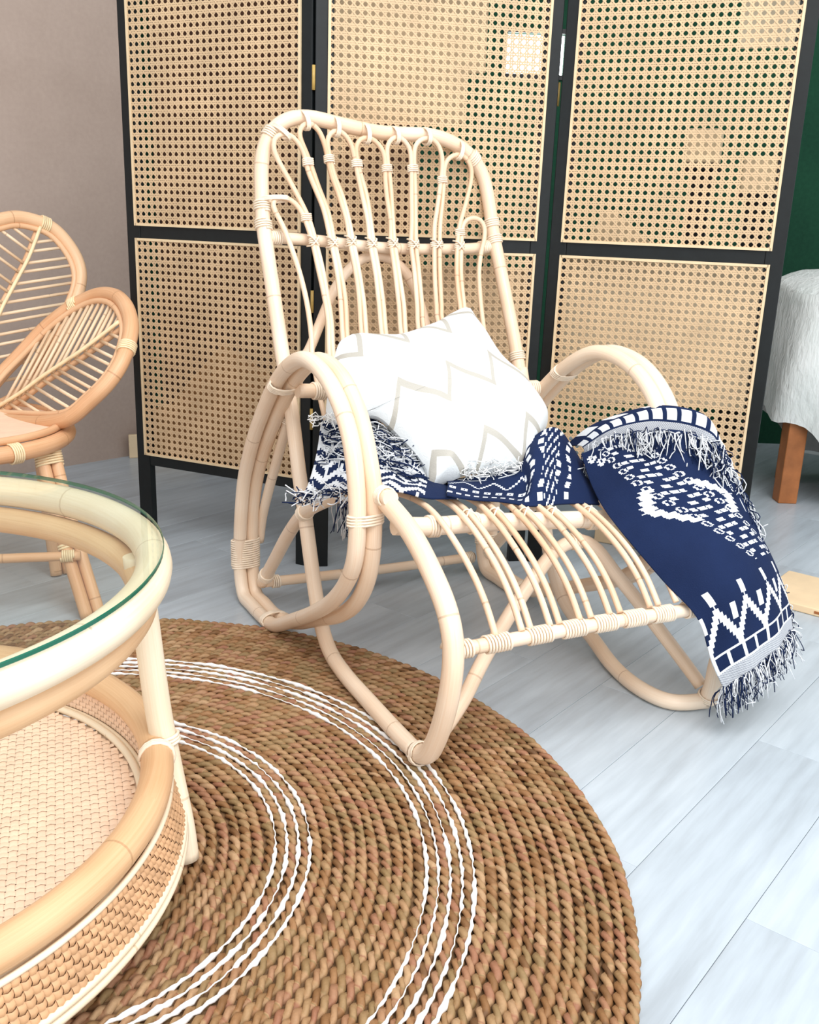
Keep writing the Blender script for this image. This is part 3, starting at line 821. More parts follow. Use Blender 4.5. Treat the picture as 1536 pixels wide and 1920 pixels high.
def fast_mesh(name, V, quads, mat, parent, attr=None, attr_name='tone'):
    me = bpy.data.meshes.new(name)
    nq = len(quads)
    me.vertices.add(len(V))
    me.vertices.foreach_set('co', V.astype(np.float32).ravel())
    me.loops.add(nq * 4)
    me.loops.foreach_set('vertex_index', quads.astype(np.int32).ravel())
    me.polygons.add(nq)
    me.polygons.foreach_set('loop_start', np.arange(0, nq * 4, 4, dtype=np.int32))
    me.polygons.foreach_set('use_smooth', np.ones(nq, bool))
    if attr is not None:
        at = me.attributes.new(attr_name, 'FLOAT', 'POINT')
        at.data.foreach_set('value', attr.astype(np.float32))
    me.update()
    me.validate()
    me.materials.append(mat)
    o = bpy.data.objects.new(name, me)
    COL.objects.link(o)
    o.parent = parent
    return o


def build_rug():
    root = thing('round_rug', 'round braided natural fibre rug with two groups of white stitched rings', 'rug', (RUG_C[0], RUG_C[1], 0))
    nr = int(RUG_R / RP)
    MB().grid([[(r * math.cos(x), r * math.sin(x), z) for x in np.arange(96) * 2 * PI / 96] for r, z in ((0.002, 0.006), (RUG_R - 0.012, 0.006), (RUG_R - 0.012, 0.001))], closed_u=True).build('backing', plain('dark_grass_backing', rgb('7A5C3E'), 0.8, 0.2, 40), root)
    sides = 6
    for k in range(nr):
        R = RUG_R - 0.010 - k * RP
        if R < 0.02:
            break
        m = max(3, int(round(2 * PI * R / 0.043)))
        n = m * 10
        th = np.arange(n) * 2 * PI / n
        wob = 0.0012 * np.sin(th * 7 + k * 1.7) + 0.0010 * np.sin(th * 17 + k)
        Vs, Qs, As = [], [], []
        for s in (0, 1):
            ph = m * th + s * PI + k * 0.9
            lobe = np.floor(ph / (2 * PI)).astype(int) % m
            lf = rng.normal(0, 0.13, m)[lobe]
            lf = (lf + np.roll(lf, 1) + np.roll(lf, -1)) / 3
            fat = 1 + 0.10 * np.sin(th * 23 + k * 2.1 + s) * np.sin(th * 11 + k) + lf
            cr = R + wob + ROPE_A * np.cos(ph)
            cz = RUG_H / 2 + ROPE_A * 0.9 * np.sin(ph)
            a = np.arange(sides) * 2 * PI / sides
            rr = cr[:, None] + (ROPE_S * fat)[:, None] * np.cos(a)[None]
            zz = cz[:, None] + (ROPE_S * 0.9 * fat)[:, None] * np.sin(a)[None]
            V = np.stack([rr * np.cos(th)[:, None], rr * np.sin(th)[:, None], zz], -1).reshape(-1, 3)
            i = np.arange(n)[:, None]
            j = np.arange(sides)[None]
            i2, j2 = (i + 1) % n, (j + 1) % sides
            b = s * n * sides
            Q = np.stack([b + i * sides + j, b + i2 * sides + j, b + i2 * sides + j2, b + i * sides + j2], -1).reshape(-1, 4)
            t1 = rng.random(m)[lobe]
            seg = rng.random(max(2, m // 6 + 1))[(lobe // 6) % max(2, m // 6 + 1)]
            tone = 0.55 * t1 + 0.45 * seg
            Vs.append(V)
            Qs.append(Q)
            As.append(np.repeat(tone, sides))
        fast_mesh('braided_ring', np.concatenate(Vs), np.concatenate(Qs), M['rope'], root, np.concatenate(As))
    # the white yarn lies in the grooves between two rings
    for R0, cnt, thin in ((0.633, 5, 1), (0.3945, 4, -1)):
        for i in range(cnt):
            kk = round((RUG_R - 0.010 - (R0 + i * RP)) / RP - 0.5) + 0.5
            R = RUG_R - 0.010 - kk * RP
            n = int(2 * PI * R / 0.008)
            th = np.arange(n) * 2 * PI / n
            w = 0.0036 + 0.0022 * np.sin(th * 9 + i * 2) * np.sin(th * 31 + i) + 0.0009 * np.sin(th * 140)
            if i == thin:
                w *= 0.62
            # gaps where the rope hides the yarn
            hide = 0.5 + 0.5 * np.sin(th * 5 + i * 1.9 + R * 9)
            w = np.where(hide < 0.03, 0.0012, w)
            rad = R + 0.0012 * np.sin(2 * PI * R / 0.026 * th)
            pts = np.stack([rad * np.cos(th), rad * np.sin(th), np.full(n, RUG_H - 0.0022)], -1)
            MB().tube(pts, w, 6, closed=True, flat=0.8).build('white_stitching', M['thread'], root, label='white yarn ring')


# ================================================================== ROCKING CHAIR
CH, CRZ = (0.19, 2.0765), math.atan2(0.469, 0.883)
RT = 0.0175


def lift(pts, zmin):
    return [(p[0], p[1], max(p[2], zmin)) for p in pts]


def c2w(p):
    c, s = math.cos(CRZ), math.sin(CRZ)
    return np.array([CH[0] + c * p[0] - s * p[1], CH[1] + s * p[0] + c * p[1], p[2]])


def build_chair():
    root = thing('rattan_rocking_chair', 'pale rattan high-back lounge chair with hoop arms standing on round rug edge', 'chair', (CH[0], CH[1], 0), CRZ)
    B = M['bind']

    OB = {}

    def rod(name, pts, r, sides=12, closed=False, sm=2, mat=None, step=0.014, taper=None):
        P = smooth(crom(pts, step, closed), sm, closed)
        OB[P.tobytes()] = MB().tube(P, r if taper is None else taper(len(P)), sides, closed).build(name, mat or M['rattan'], root)
        return P

    def binding(par, P, *a, **k):
        return globals()['binding'](OB.get(np.asarray(P).tobytes(), par), P, *a, **k)
    # arm hoops, left as measured, right the same profile a little further forward
    ho = rod('arm_hoop', lift(D['hoop_outer'], RT + 0.001), RT, closed=True)
    hi = rod('arm_hoop', lift(D['hoop_inner'], RT + 0.001), RT, closed=True)
    prof = [(p[1] - 0.075, p[2] + 0.008) for p in D['hoop_inner']]
    hri = rod('arm_hoop', lift([(0.322, t, z) for t, z in prof], RT + 0.001), RT, closed=True)
    hro = rod('arm_hoop', lift([(0.357, t, z) for t, z in prof], RT + 0.001), RT, closed=True)
    for P, sx in ((hi, -0.0175), (hri, 0.0175)):
        for q in ((0.32, 0.62) if sx < 0 else (0.25, 0.60), (0.62, 0.10), (0.40, 0.03), (-0.125, 0.45)):
            i = nearest(P[:, 1:], (q[0] - (0.0 if sx < 0 else 0.06), q[1]))
            binding(root, P, i, RT * 2.15, B, 4, r2=RT * 1.12, udir=(1, 0, 0), off=(sx, 0, 0))
    # the broad wrap low on the back of the left hoops
    i = nearest(hi[:, 1:], (0.625, 0.13))
    binding(root, hi, i, RT * 2.2, B, 12, wire=0.003, length=0.075, r2=RT * 1.14, udir=(1, 0, 0), off=(-0.0175, 0, 0))
    # long curved side members: seat corner, front curve, floor, back post
    lf = [(p[0], p[1], max(p[2], (RUG_H + RT + 0.001) if p[1] < 0.02 else 0.0)) for p in D['left_runner']]
    left_front = lf[:9]
    left_post = lf[8:] + [(-0.338, 0.44, 0.67)]
    pf = rod('front_runner', [(-0.345, -0.10, 0.492)] + left_front, RT * 1.12)
    pp = rod('back_post', left_post, RT)
    rprof = [(0.335, p[1] + 0.012, p[2] - 0.004) for p in D['left_runner'][:8]]
    qf = rod('front_runner', lift(rprof, RT + .001)[:7] + [(0.342, -0.386, 0.06), (0.342, -0.372, RT + .001)], RT * 1.12)
    qp = rod('back_post', lift([(0.342, -0.372, 0.0)] + D['right_run_px'][::-1][1:] + [(0.31, 0.19, 0.17), (0.325, 0.27, 0.30), (0.333, 0.345, 0.43), (0.338, 0.40, 0.56), (0.340, 0.43, 0.63)], RT + .001), RT)
    # foot splices
    binding(root, pf, len(pf) - 2, RT * 1.3, B, 3, wire=0.002)
    binding(root, qf, len(qf) - 2, RT * 1.3, B, 3, wire=0.002)
    # back frame
    lu = [(-0.338, 0.43, 0.65)] + D['left_up_b'] + D['back_top'] + D['right_up']
    bf = rod('back_frame', lu, RT * 1.05, sm=4)
    mid = rod('back_bar', [(-0.332, 0.592, 0.952)] + D['mid_bar'], RT * 0.82)
    br = rod('brace_arch', D['brace'], RT * 0.75, sm=4)
    for q in ((-0.331, 0.600, 0.975), (-0.328, 0.615, 1.02), (-0.30, 0.64, 1.19), (0.331, 0.597, 0.955), (0.33, 0.61, 1.0), (0.33, 0.45, 0.655), (0.275, 0.64, 1.175)):
        i = nearest(bf, q)
        binding(root, bf, i, RT * 1.13, B, 4)
    binding(root, mid, 2, RT * 0.9, B, 5)
    binding(root, mid, len(mid) - 3, RT * 0.9, B, 5)
    # seat rails: rise from the back of the hoops, run forward under the arms
    sl = rod('seat_rail', D['seat_rail'], RT * 0.95)
    sr = rod('seat_rail', [(0.335, p[1] - 0.02, p[2] - 0.012) for p in D['seat_rail']], RT * 0.95)
    for P in (sl, sr):
        binding(root, P, 3, RT * 1.05, B, 4)
        binding(root, P, nearest(P[:, 1:], (0.27, 0.34)), RT * 1.05, B, 4)
        binding(root, P, len(P) - 3, RT * 1.1, B, 5)
    tl = rod('thin_post', D['thin_post'], RT * 0.72)
    rod('thin_post', [(0.318, p[1] - 0.07, p[2]) for p in D['thin_post']], RT * 0.72)
    binding(root, tl, len(tl) - 2, RT * 0.85, B, 3)
    fa = rod('front_arch', lift([(-0.350, -0.345, 0.042)] + D['front_arch'][1:-1] + [(0.343, -0.350, 0.045)], RT + .001), RT * 0.86)
    cb = rod('cross_bar', D['cross_bar'], RT * 1.1)
    rb = rod('rear_bar', D['rear_bar'], RT * 0.95)
    binding(root, rb, 4, RT * 1.05, B, 7)
    binding(root, rb, len(rb) - 4, RT * 1.05, B, 7)
    ls = rod('stretcher', D['low_stretch'], RT * 0.80)
    binding(root, ls, 2, RT * 0.9, B, 4)
    binding(root, ls, len(ls) - 2, RT * 0.9, B, 4)
    fb = rod('front_bar', D['front_bar'], RT * 0.78)
    # the arch is lashed to the cross bar
    binding(root, fa, nearest(fa, (0.10, -0.17, 0.352)), RT * 0.98, B, 4)
    for i in (6, 12, len(cb) - 14, len(cb) - 8):
        binding(root, cb, i, RT * 1.18, B, 4)
    # coils along the front bar
    for f in np.linspace(0.04, 0.96, 9):
        binding(root, fb, int(f * (len(fb) - 1)), RT * 0.80 + 0.002, B, 8, wire=0.0025, length=0.052)
    binding(root, fb, 0, RT * 1.05, B, 3)

    # hairpins of slim cane: two legs and a loop each, running from back to seat to front bar
    def sag(s):
        return float(np.interp(s, [-.34, -.25, -.1, .05, .2, .3], [.012, .026, .034, .049, .060, .050]))
    cbx = np.array(D['cross_bar'])
    tails = []
    for h in D['slats']:
        Q = []
        for (s, t, z) in h:
            if t < 0.31 and z < 0.52:
                w = min(1.0, max(0.0, (0.30 - t) / 0.25))
                if t < -0.17:
                    w *= max(0.0, (t + 0.408) / 0.238)
                z = z - sag(s) * w
            Q.append((s, t, z))
        P = smooth(crom(Q, 0.008), 1)
        MB().tube(P, 0.0066, 7).build('slat_loop', M['slat'], root)
        tails.append(P)
    legs = []
    for P in tails:
        m = len(P) // 2
        legs += [P[:m][::-1], P[m:]]
    # ties that join neighbours: at the top of each pair, at the back bar and at the cross bar
    zt = [1.004, 1.130, 1.142, 1.135, 1.130, 1.133, 1.110, 0.977]
    for k in range(8):
        a, b = legs[2 * k + 1], legs[2 * k + 2]
        back_a, back_b = a[a[:, 2] > 0.6], b[b[:, 2] > 0.6]
        for z in (zt[k], None):
            zz = 0.945 if z is None else z
            ia, ib = int(np.argmin(np.abs(back_a[:, 2] - zz) + np.where(np.arange(len(back_a)) < 0, 9, 0))), int(np.argmin(np.abs(back_b[:, 2] - zz)))
            pa, pb = back_a[ia], back_b[ib]
            c = (pa + pb) / 2
            hw = np.linalg.norm(pa - pb) / 2
            if hw > 0.03:
                continue
            mb = MB()
            wrap_coil(mb, c, (0, 0.3, 1), hw + 0.0085, 0.0085, 4 if z else 3, None, 0.0022, (1, 0, 0))
            if z is None:     # crossed lashing on the bar
                for sg in (-1, 1):
                    mb.tube(crom([c + np.array(q) for q in ((-.014 * sg, .012, -.012), (-.008 * sg, -.010, -.008), (.008 * sg, -.010, .010), (.014 * sg, .012, .014))], 0.004), 0.0022, 5)
            mb.build('slat_tie', B, root)
    for k in range(9):       # loops tied up to the frame
        P = tails[k]
        i = int(np.argmax(P[:, 2]))
        j = nearest(bf, P[i])
        c = (P[i] + bf[j]) / 2
        d = bf[j] - P[i]
        L = np.linalg.norm(d)
        if L > 0.08:
            continue
        ax = bf[min(j + 1, len(bf) - 1)] - bf[j - 1]
        mb = MB()
        wrap_coil(mb, c, ax, L / 2 + 0.0135, RT * 1.15, 3, 0.011, 0.0024, d / max(L, 1e-6))
        mb.build('slat_tie', B, root)
    for k, P in enumerate(legs):     # little crossed knots on the cross bar
        if k % 2 == 0 and 0 < k:
            i = int(np.argmin(np.abs(P[:, 1] + 0.165) + (P[:, 2] > 0.6) * 9))
            mb = MB()
            c = P[i]
            for sg in (-1, 1):
                mb.tube(crom([c + np.array(q) for q in ((-.016 * sg, .010, -.006), (-.004 * sg, .0, .008), (.012 * sg, -.012, -.004), (.014 * sg, -.014, -.020))], 0.004), 0.002, 5)
            mb.build('slat_tie', B, root)
    return root


# ================================================================== CUSHION
def build_pillow():
    off = np.array((0.0, 0.02, 0.44))
    w = c2w(off)
    root = thing('cushion', 'white square cushion with silver chevrons leaning on the rocking chair back', 'cushion', tuple(w), CRZ)
    ey, n = np.array((0, .7071, .7071)), np.array((0, -.7071, .7071))
    C = np.array((0, 0.10, 0.52)) + n * 0.035
    ex = np.array((1.0, 0, 0))
    out = crom([(p[0], p[1], 0) for p in D['pillow']], 0.012, True)[:, :2]
    cen = np.array([-0.06, 0.10])
    N, K = len(out), 26
    oa, ob = out, np.roll(out, -1, 0)

    def dist(q):
        e = ob - oa
        t = np.clip(((q - oa) * e).sum(1) / (e * e).sum(1), 0, 1)
        d = np.linalg.norm(oa + e * t[:, None] - q, axis=1)
        k = np.sort(d)[:14]
        return float(d.min() if d.min() < 0.004 else 0.75 * d.min() + 0.25 * max(0.0, d.min() - 0.004))
    mb = MB()
    for side in (1, -1):
        G, U = [], []
        for k in range(K + 1):
            f = k / K
            row, ru = [], []
            for p in out:
                q = cen + (p - cen) * f
                h = 0.085 * (1 - (1 - min(1.0, dist(q) / 0.17)) ** 2.2) ** 0.62
                wr = 0.006 * math.sin(q[0] * 38 + q[1] * 21) * math.sin(q[1] * 30 - q[0] * 9) * (1 - f ** 6) + 0.007 * f * f * (1 - f ** 8) * math.sin(math.atan2(q[1] - cen[1], q[0] - cen[0]) * 9)
                P = C + ex * q[0] + ey * q[1] + n * (side * h + wr * side) - off
                row.append(P)
                ru.append((q[0], q[1]))
            if side < 0:
                row, ru = row[::-1], ru[::-1]
            G.append(row)
            U.append(ru)
        mb.grid(G, closed_u=True, uv=U)
    mb.build('cover', M['pillow'], root)
    # cotton fringe at two corners
    fr = MB()
    for (c, r, cnt, dirn) in (((-0.352, 0.065), 0.03, 40, (-0.6, -0.8)), ((-0.03, -0.100), 0.06, 70, (0.05, -0.4)), ((0.06, -0.092), 0.03, 25, (0.3, -0.5))):
        for _ in range(cnt):
            q = np.array(c) + (rng.random(2) - 0.5) * (2 * r, r * 0.5)
            p0 = C + ex * q[0] + ey * q[1] + n * 0.01 - off
            d = ex * (dirn[0] + rng.normal() * 0.6) + ey * (dirn[1] + rng.normal() * 0.35) + n * (0.8 + rng.normal() * 0.35)
            d /= np.linalg.norm(d)
            L = 0.02 + rng.random() * 0.025
            k = np.array([rng.normal(), rng.normal(), rng.normal()]) * 0.008
            fr.tube([p0, p0 + d * L * 0.5 + k, p0 + d * L], 0.0011, 4)
    fr.build('fringe', M['tassel'], root, stuff=True, label='white cotton fringe')
    return root


# ================================================================== KNIT THROW
def surf(rows, nu, nv):
    """rows of control points -> grid nv x nu"""
    R = [np.array(r, float) for r in rows]

    def resample(P, n):
        Q = crom(P, per=24)
        L = np.concatenate([[0], np.cumsum(np.linalg.norm(np.diff(Q, axis=0), axis=1))])
        t = np.linspace(0, L[-1], n)
        return np.stack([np.interp(t, L, Q[:, k]) for k in range(3)], -1)
    A = np.array([resample(r, nu) for r in R])
    return np.array([resample(A[:, j], nv) for j in range(nu)]).transpose(1, 0, 2)


def bitmap(s):
    return np.array([[1.0 if ch == '#' else 0.0 for ch in row] for row in s.split()])


FLOWER = bitmap('.##.. ##.## .#.## ####. .##..')


def drape_pattern(nu, nv):
    """nv rows from top (seat) to bottom hem; 1 = white yarn"""
    K = np.zeros((nv, nu))
    b = nv - 1
    for j in range(nu):
        for i in range(13):
            K[b - i, j] = 0.85 if (j + i) % 2 else 0.35      # marled selvedge
        K[b - 13, j] = K[b - 14, j] = 1
        for i in range(15, 27):
            K[b - i, j] = 1 if j % 14 < 3 else 0
        K[b - 27, j] = K[b - 28, j] = 1
        x = j % 28
        d = abs(x - 14)
        s = (14 - d) // 2 * 2
        for w in range(0, 12):
            r = 29 + int(s * 2.0) + w
            if r < nv:
                K[b - r, j] = 1
        if d > 11:
            for r in range(29, 37 - (14 - d)):
                K[b - r, j] = 1
        if d <= 2:
            for r in range(68, 80):
                K[b - r, j] = 1
        if d >= 12:
            for r in range(50, 64):
                K[b - r, j] = 1
    # the long motif: rings each side, bars between, a stepped diamond half way
    def put(r, j0, j1):
        if 0 <= r < nv:
            K[r, max(0, j0):max(0, min(nu, j1))] = 1

    def axis(r):
        return int(nu * np.interp(r / nv, (0.0, 0.34, 0.68), (0.34, 0.52, 0.84)))
    for r in range(4, int(nv * 0.66)):
        c = axis(r)
        for sgn in (-1, 1):
            y = r % 10
            m = c + sgn * 17
            if y in (0, 6):
                put(r, m - 1, m + 2)
            elif 0 < y < 6:
                put(r, m - 3, m - 1)
                put(r, m + 2, m + 4)
        y = r % 8
        if y < 4:
            for j0, j1 in ((-12, -7), (-5, 2), (3, 7), (8, 13)):
                if (r // 8 + j0) % 3:
                    put(r, c + j0, c + j1)
    dc = int(nv * 0.37)
    for r in range(dc - 30, dc + 31):
        d = 30 - abs(r - dc)
        if d < 8:
            continue
        c = axis(r)
        w = 15 + (d // 6) * 4
        for sgn in (-1, 1):
            put(r, c + sgn * w - 5, c + sgn * w + 5)
    for (r0, j0) in ((int(nv * 0.03), 4), (int(nv * 0.06), 12)):
        K[r0:r0 + 10, j0:j0 + 10] = np.kron(FLOWER, np.ones((2, 2)))
    return K


def dots_pattern(nu, nv, seed):
    K = np.zeros((nv, nu))
    g = np.random.default_rng(seed)
    for i in range(nv):
        band = (i // 11) % 4
        for j in range(nu):
            if band == 0 and i % 11 in (3, 4, 5) and j % 7 < 4:
                K[i, j] = 1
            elif band == 1 and i % 11 in (2, 3) and (j // 9) % 3:
                K[i, j] = 1
            elif band == 2 and abs((j % 22) - 11) // 2 == (i % 11) // 2:
                K[i, j] = 1
            elif band == 3 and i % 11 in (4, 5, 6, 7) and j % 9 in (1, 2, 3, 4, 5) and not (i % 11 in (5, 6) and j % 9 == 3):
                K[i, j] = 1
    return K


def zigzag_pattern(nu, nv):
    K = np.zeros((nv, nu))
    for i in range(nv):
        for j in range(nu):
            if (i + abs((j % 20) - 10) // 2 * 2) % 13 < 6 or (j % 10 < 2 and (i // 13) % 2):
                K[i, j] = 1
    return K


def border_pattern(nu, nv):
    K = np.zeros((nv, nu))
    for i in range(nv):
        f = i / nv
        for j in range(nu):
            if f < 0.42:
                K[i, j] = 1 if (j // 15) % 2 else 0
            elif 0.50 < f < 0.76:
                K[i, j] = 1 if j % 13 < 9 else 0
            elif f > 0.80:
                K[i, j] = 0.75 if (i + j) % 2 else 0.35
    return K


def fringe(root, roots, direction, length, per, spread=0.35, curl=0.012, r=0.0016, gravity=0.0, label=None, out=(0, 0, 0)):
    mb = MB()
    r = r * 0.8
    per = int(per * 1.3)
    roots = np.array(roots, float)
    d0 = np.array(direction, float)
    for i in range(len(roots)):
        dd = d0[i] if d0.ndim == 2 else d0
        for _ in range(per):
            j = min(i + 1, len(roots) - 1)
            p = roots[i] + (roots[j] - roots[i]) * rng.random() + np.array(out) * rng.random()
            d = dd / np.linalg.norm(dd) + rng.normal(size=3) * spread
            d /= np.linalg.norm(d)
            L = length * (0.6 + 0.55 * rng.random())
            pts = [p]
            n = 6
            side = rng.normal(size=3) * curl
            for k in range(1, n + 1):
                f = k / n
                pts.append(p + d * L * f + side * math.sin(f * PI * (1 + rng.random() * .3)) + np.array((0, 0, -gravity * L * f * f)))
            mb.tube(pts, r, 4, ink=1.0 if rng.random() < 0.58 else 0.0)
    return mb.build('fringe', M['throw'], root, ink=True, stuff=True, label=label or 'navy and white yarn fringe')


def cloth(name, root, off, rows, nu, nv, K, ripple=0.004, label=None):
    G = surf(rows, nu + 1, nv + 1)
    du = np.gradient(G, axis=1)
    dv = np.gradient(G, axis=0)
    N = np.cross(du, dv)
    N /= np.linalg.norm(N, axis=2)[..., None] + 1e-9
    a = np.linspace(0, 1, nv + 1)[:, None]
    b = np.linspace(0, 1, nu + 1)[None]
    edge = np.sin(PI * np.clip(b, 0.0, 1))
    w = ripple * (np.sin(a * 9 + b * 5) * 0.6 + np.sin(b * 17 - a * 6) * 0.4) * (0.4 + 0.6 * edge)
    G = G + N * w[..., None] - np.array(off)
    mb = MB().grid(G, ink=K)
    o = mb.build(name, M['throw'], root, ink=True, label=label)
    md = o.modifiers.new('thickness', 'SOLIDIFY')
    md.thickness, md.offset = 0.004, 0.0
    return o, G + np.array(off)


def build_throw():
    off = np.array((0.30, -0.25, 0.0))
    w = c2w(off)
    root = thing('knit_throw', 'navy and white patterned knit throw with fringe draped over right chair arm', 'blanket', (w[0], w[1], 0), CRZ)
    o3 = lambda L: [tuple(np.array(p) - off) for p in L]
    # front drape over the right seat corner
    Lr, Mr, Rr = (np.array(D[k]) for k in ('bl_L', 'bl_M', 'bl_R'))
    rows = []
    for i in range(len(Lr)):
        q1 = (Lr[i] + Mr[i]) / 2 + np.array((0, -0.008, 0.012))
        q2 = (Mr[i] + Rr[i]) / 2 + np.array((0.004, -0.010, 0.012))
        rows.append([Lr[i], q1, Mr[i], q2, Rr[i]])
    nu, nv = 112, 260
    _, G = cloth('front_drape', root, off, rows, nu, nv, drape_pattern(nu, nv), 0.006)
    hem = G[-1]
    fringe(root, (hem - off)[::2], (0.02, -0.05, -1.0), 0.065, 7, 0.22, 0.008, 0.0013)
    rim = G[int(nv * 0.80):, -1]
    fringe(root, (rim - off)[::4], (0.5, 0.1, -1.0), 0.03, 3, 0.3, 0.008, 0.0013)
    # border end folded over the arm
    ao, ai = np.array(D['arm_o']), np.array(D['arm_i'])
    rows = [ao + np.array((0, 0.05, -0.012)), ao, (ao + ai) / 2 + np.array((0, -0.012, 0.006)), ai + np.array((0, -0.008, 0))]
    nu2, nv2 = 210, 46
    K = border_pattern(nu2, nv2)
    _, G2 = cloth('arm_fold', root, off, rows, nu2, nv2, K, 0.001)
    fr_out = G2[-1] - off + np.array((0, -0.008, 0.002))
    fringe(root, fr_out[:150:2], (-0.25, -0.75, -0.75), 0.052, 6, 0.25, 0.012, 0.0015, 0.35)
    fringe(root, fr_out[150::2] + np.array((0.004, 0, 0)), (0.05, -0.55, -0.95), 0.055, 8, 0.25, 0.012, 0.0015, 0.3)
    # folds on the seat
    nu3, nv3 = 150, 56
    K = dots_pattern(nu3, nv3, 3)
    for i in range(nv3):
        for j in range(60, 104):
            jj = j + int(4 * math.sin(i * 0.16))
            K[i, j] = 1 if (jj % 11 < 4 and i % 8 < 5 and not 78 < j < 90) or (78 < j < 90 and (i + 2 * j) % 9 < 3 and j % 4) else 0
    K[:, 104:] = 0
    K[34:44, 138:148] = np.kron(FLOWER, np.ones((2, 2)))
    cloth('seat_fold', root, off, [D['mid_t'], D['mid_m'], D['mid_b']], nu3, nv3, K, 0.005)
    # rumpled end at the left, under the arm
    nu4, nv4 = 110, 70
    K = zigzag_pattern(nu4, nv4)
    K[:, 86:106] = 0
    _, G4 = cloth('left_rumple', root, off, [D['lef_t'], D['lef_m'], D['lef_b']], nu4, nv4, K, 0.008)
    top = (G4[8:40:4, 2:66:4].reshape(-1, 3)) - off + np.array((0, -0.008, 0.004))
    fringe(root, top, (0.85, -0.35, -0.30), 0.06, 3, 0.28, 0.014, 0.0016)
    low = (G4[-1, :48:3] - off)
    fringe(root, low, (-0.85, -0.30, -0.12), 0.05, 4, 0.25, 0.010, 0.0016)
    hang = [np.array((-0.315 + 0.004 * i, 0.16 - 0.018 * i, 0.425 - 0.002 * i)) - off for i in range(8)]
    fringe(root, hang, (0, 0, -1.0), 0.10, 8, 0.12, 0.006, 0.0014)
    return root


# ================================================================== COFFEE TABLE
TC = np.array([-0.815, 1.165])


def ringpts(R, z, n=120):
    a = np.arange(n) * 2 * PI / n
    return np.stack([R * np.cos(a), R * np.sin(a), np.full(n, z)], -1)


def build_table():
    z0 = RUG_H + 0.001
    root = thing('coffee_table', 'round rattan coffee table with glass top and woven lower shelf', 'table', (TC[0], TC[1], z0))
    dz = -z0

    def ring(name, R, z, r, mat, sides=16, n=140):
        return MB().tube(ringpts(R, z + dz, n), r, sides, closed=True).build(name, mat, root)
    # glass disc with a green edge
    n = 160
    a = np.arange(n) * 2 * PI / n
    R, t0, t1 = 0.485, 0.5465 + dz, 0.5530 + dz
    mb = MB()
    G = [[(r * math.cos(x), r * math.sin(x), z) for x in a] for r, z in ((0.001, t0), (R - .0012, t0), (R, t0 + .0012), (R, t1 - .0012), (R - .0012, t1), (0.001, t1))]
    mb.grid(G, closed_u=True)
    for k in range(len(mb.smooth)):
        mb.smooth[k] = False
    g = mb.build('glass_top', M['glass'], root, label='clear glass disc with green edge')
    g.data.materials.append(M['glass_edge'])
    for i, pl in enumerate(g.data.polygons):
        if n <= i < 4 * n:
            pl.material_index = 1
    ring('rim_ring', 0.470, 0.5205, 0.0255, M['table_light'])
    ring('rim_ring', 0.452, 0.474, 0.0225, M['table'])
    ring('shelf_ring', 0.462, 0.198, 0.0245, M['table'])
    ring('shelf_bead', 0.437, 0.135, 0.0065, M['table_light'], 8)
    ring('shelf_bead', 0.4475, 0.133, 0.0045, M['table_light'], 8)
    ring('skirt_bead', 0.481, 0.172, 0.0045, M['table_light'], 8)
    ring('skirt_bead', 0.4985, 0.100, 0.0055, M['table_light'], 8)
    ring('skirt_bead', 0.499, 0.087, 0.0065, M['table_light'], 8)

    # woven skirt and woven shelf
    def skirt(u, v, h):
        th = -1.4 + u / 0.49
        f = v / 0.068
        Rr = 0.498 + (0.481 - 0.498) * f + h
        return (Rr * math.cos(th), Rr * math.sin(th), 0.102 + 0.068 * f + dz)
    weave(skirt, 0.49 * 3.1, 0.068, 0.0113, 0.0032).build('woven_skirt', M['skirt'], root, stuff=True)
    q = math.radians(20)

    def disc(u, v, h):
        x, y = u - 0.44, v - 0.44
        X, Y = x * math.cos(q) - y * math.sin(q), x * math.sin(q) + y * math.cos(q)
        if X * X + Y * Y > 0.434 ** 2:
            return None
        return (X, Y, 0.130 + h + dz)
    weave(disc, 0.88, 0.88, 0.0125, 0.0018, su=4).build('woven_shelf', M['weave'], root, stuff=True)
    MB().grid([[(0.435 * f * math.cos(x), 0.435 * f * math.sin(x), 0.1262 + dz) for x in a[::4]] for f in (0.002, 1.0)], closed_u=True).build('shelf_base', M['weave'], root)

    def inner(u, v, h):
        th = 0.2 + u / 0.45
        f = v / 0.05
        Rr = 0.452 + 0.006 * f - h
        return (Rr * math.cos(th), Rr * math.sin(th), 0.136 + 0.05 * f + dz)
    weave(inner, 0.45 * 2.8, 0.05, 0.0085, 0.0012).build('woven_rim', M['weave'], root, stuff=True)
    for k in range(4):
        pts = []
        for (R, ang, z) in ((0.452, 26, 0.505), (0.460, 25, 0.40), (0.470, 23.0, 0.26), (0.482, 20.5, 0.16), (0.494, 17, 0.08), (0.500, 15.5, z0)):
            th = math.radians(ang + 90 * k)
            pts.append((R * math.cos(th), R * math.sin(th), z + dz))
        P = crom(pts, 0.012)
        MB().tube(P, 0.0205, 14).build('leg', M['table_light'], root)
        i = nearest(P, np.array([P[0][0], P[0][1], 0.20 + dz]))
        i = int(np.argmin(np.abs(P[:, 2] - (0.205 + dz))))
        mb = MB()
        wrap_coil(mb, P[i], P[i + 1] - P[i - 1], 0.0235, None, 3, 0.016, 0.003)
        th = math.radians(22.5 + 90 * k)
        c = np.array([0.466 * math.cos(th), 0.466 * math.sin(th), 0.20 + dz])
        th = math.radians(22.5 - 4.6 + 90 * k)
        c = np.array([0.462 * math.cos(th), 0.462 * math.sin(th), 0.198 + dz])
        wrap_coil(mb, c, (-math.sin(th), math.cos(th), 0.0), 0.0262, None, 3, 0.014, 0.0028)
        mb.build('cane_binding', M['bind'], root)
    return root


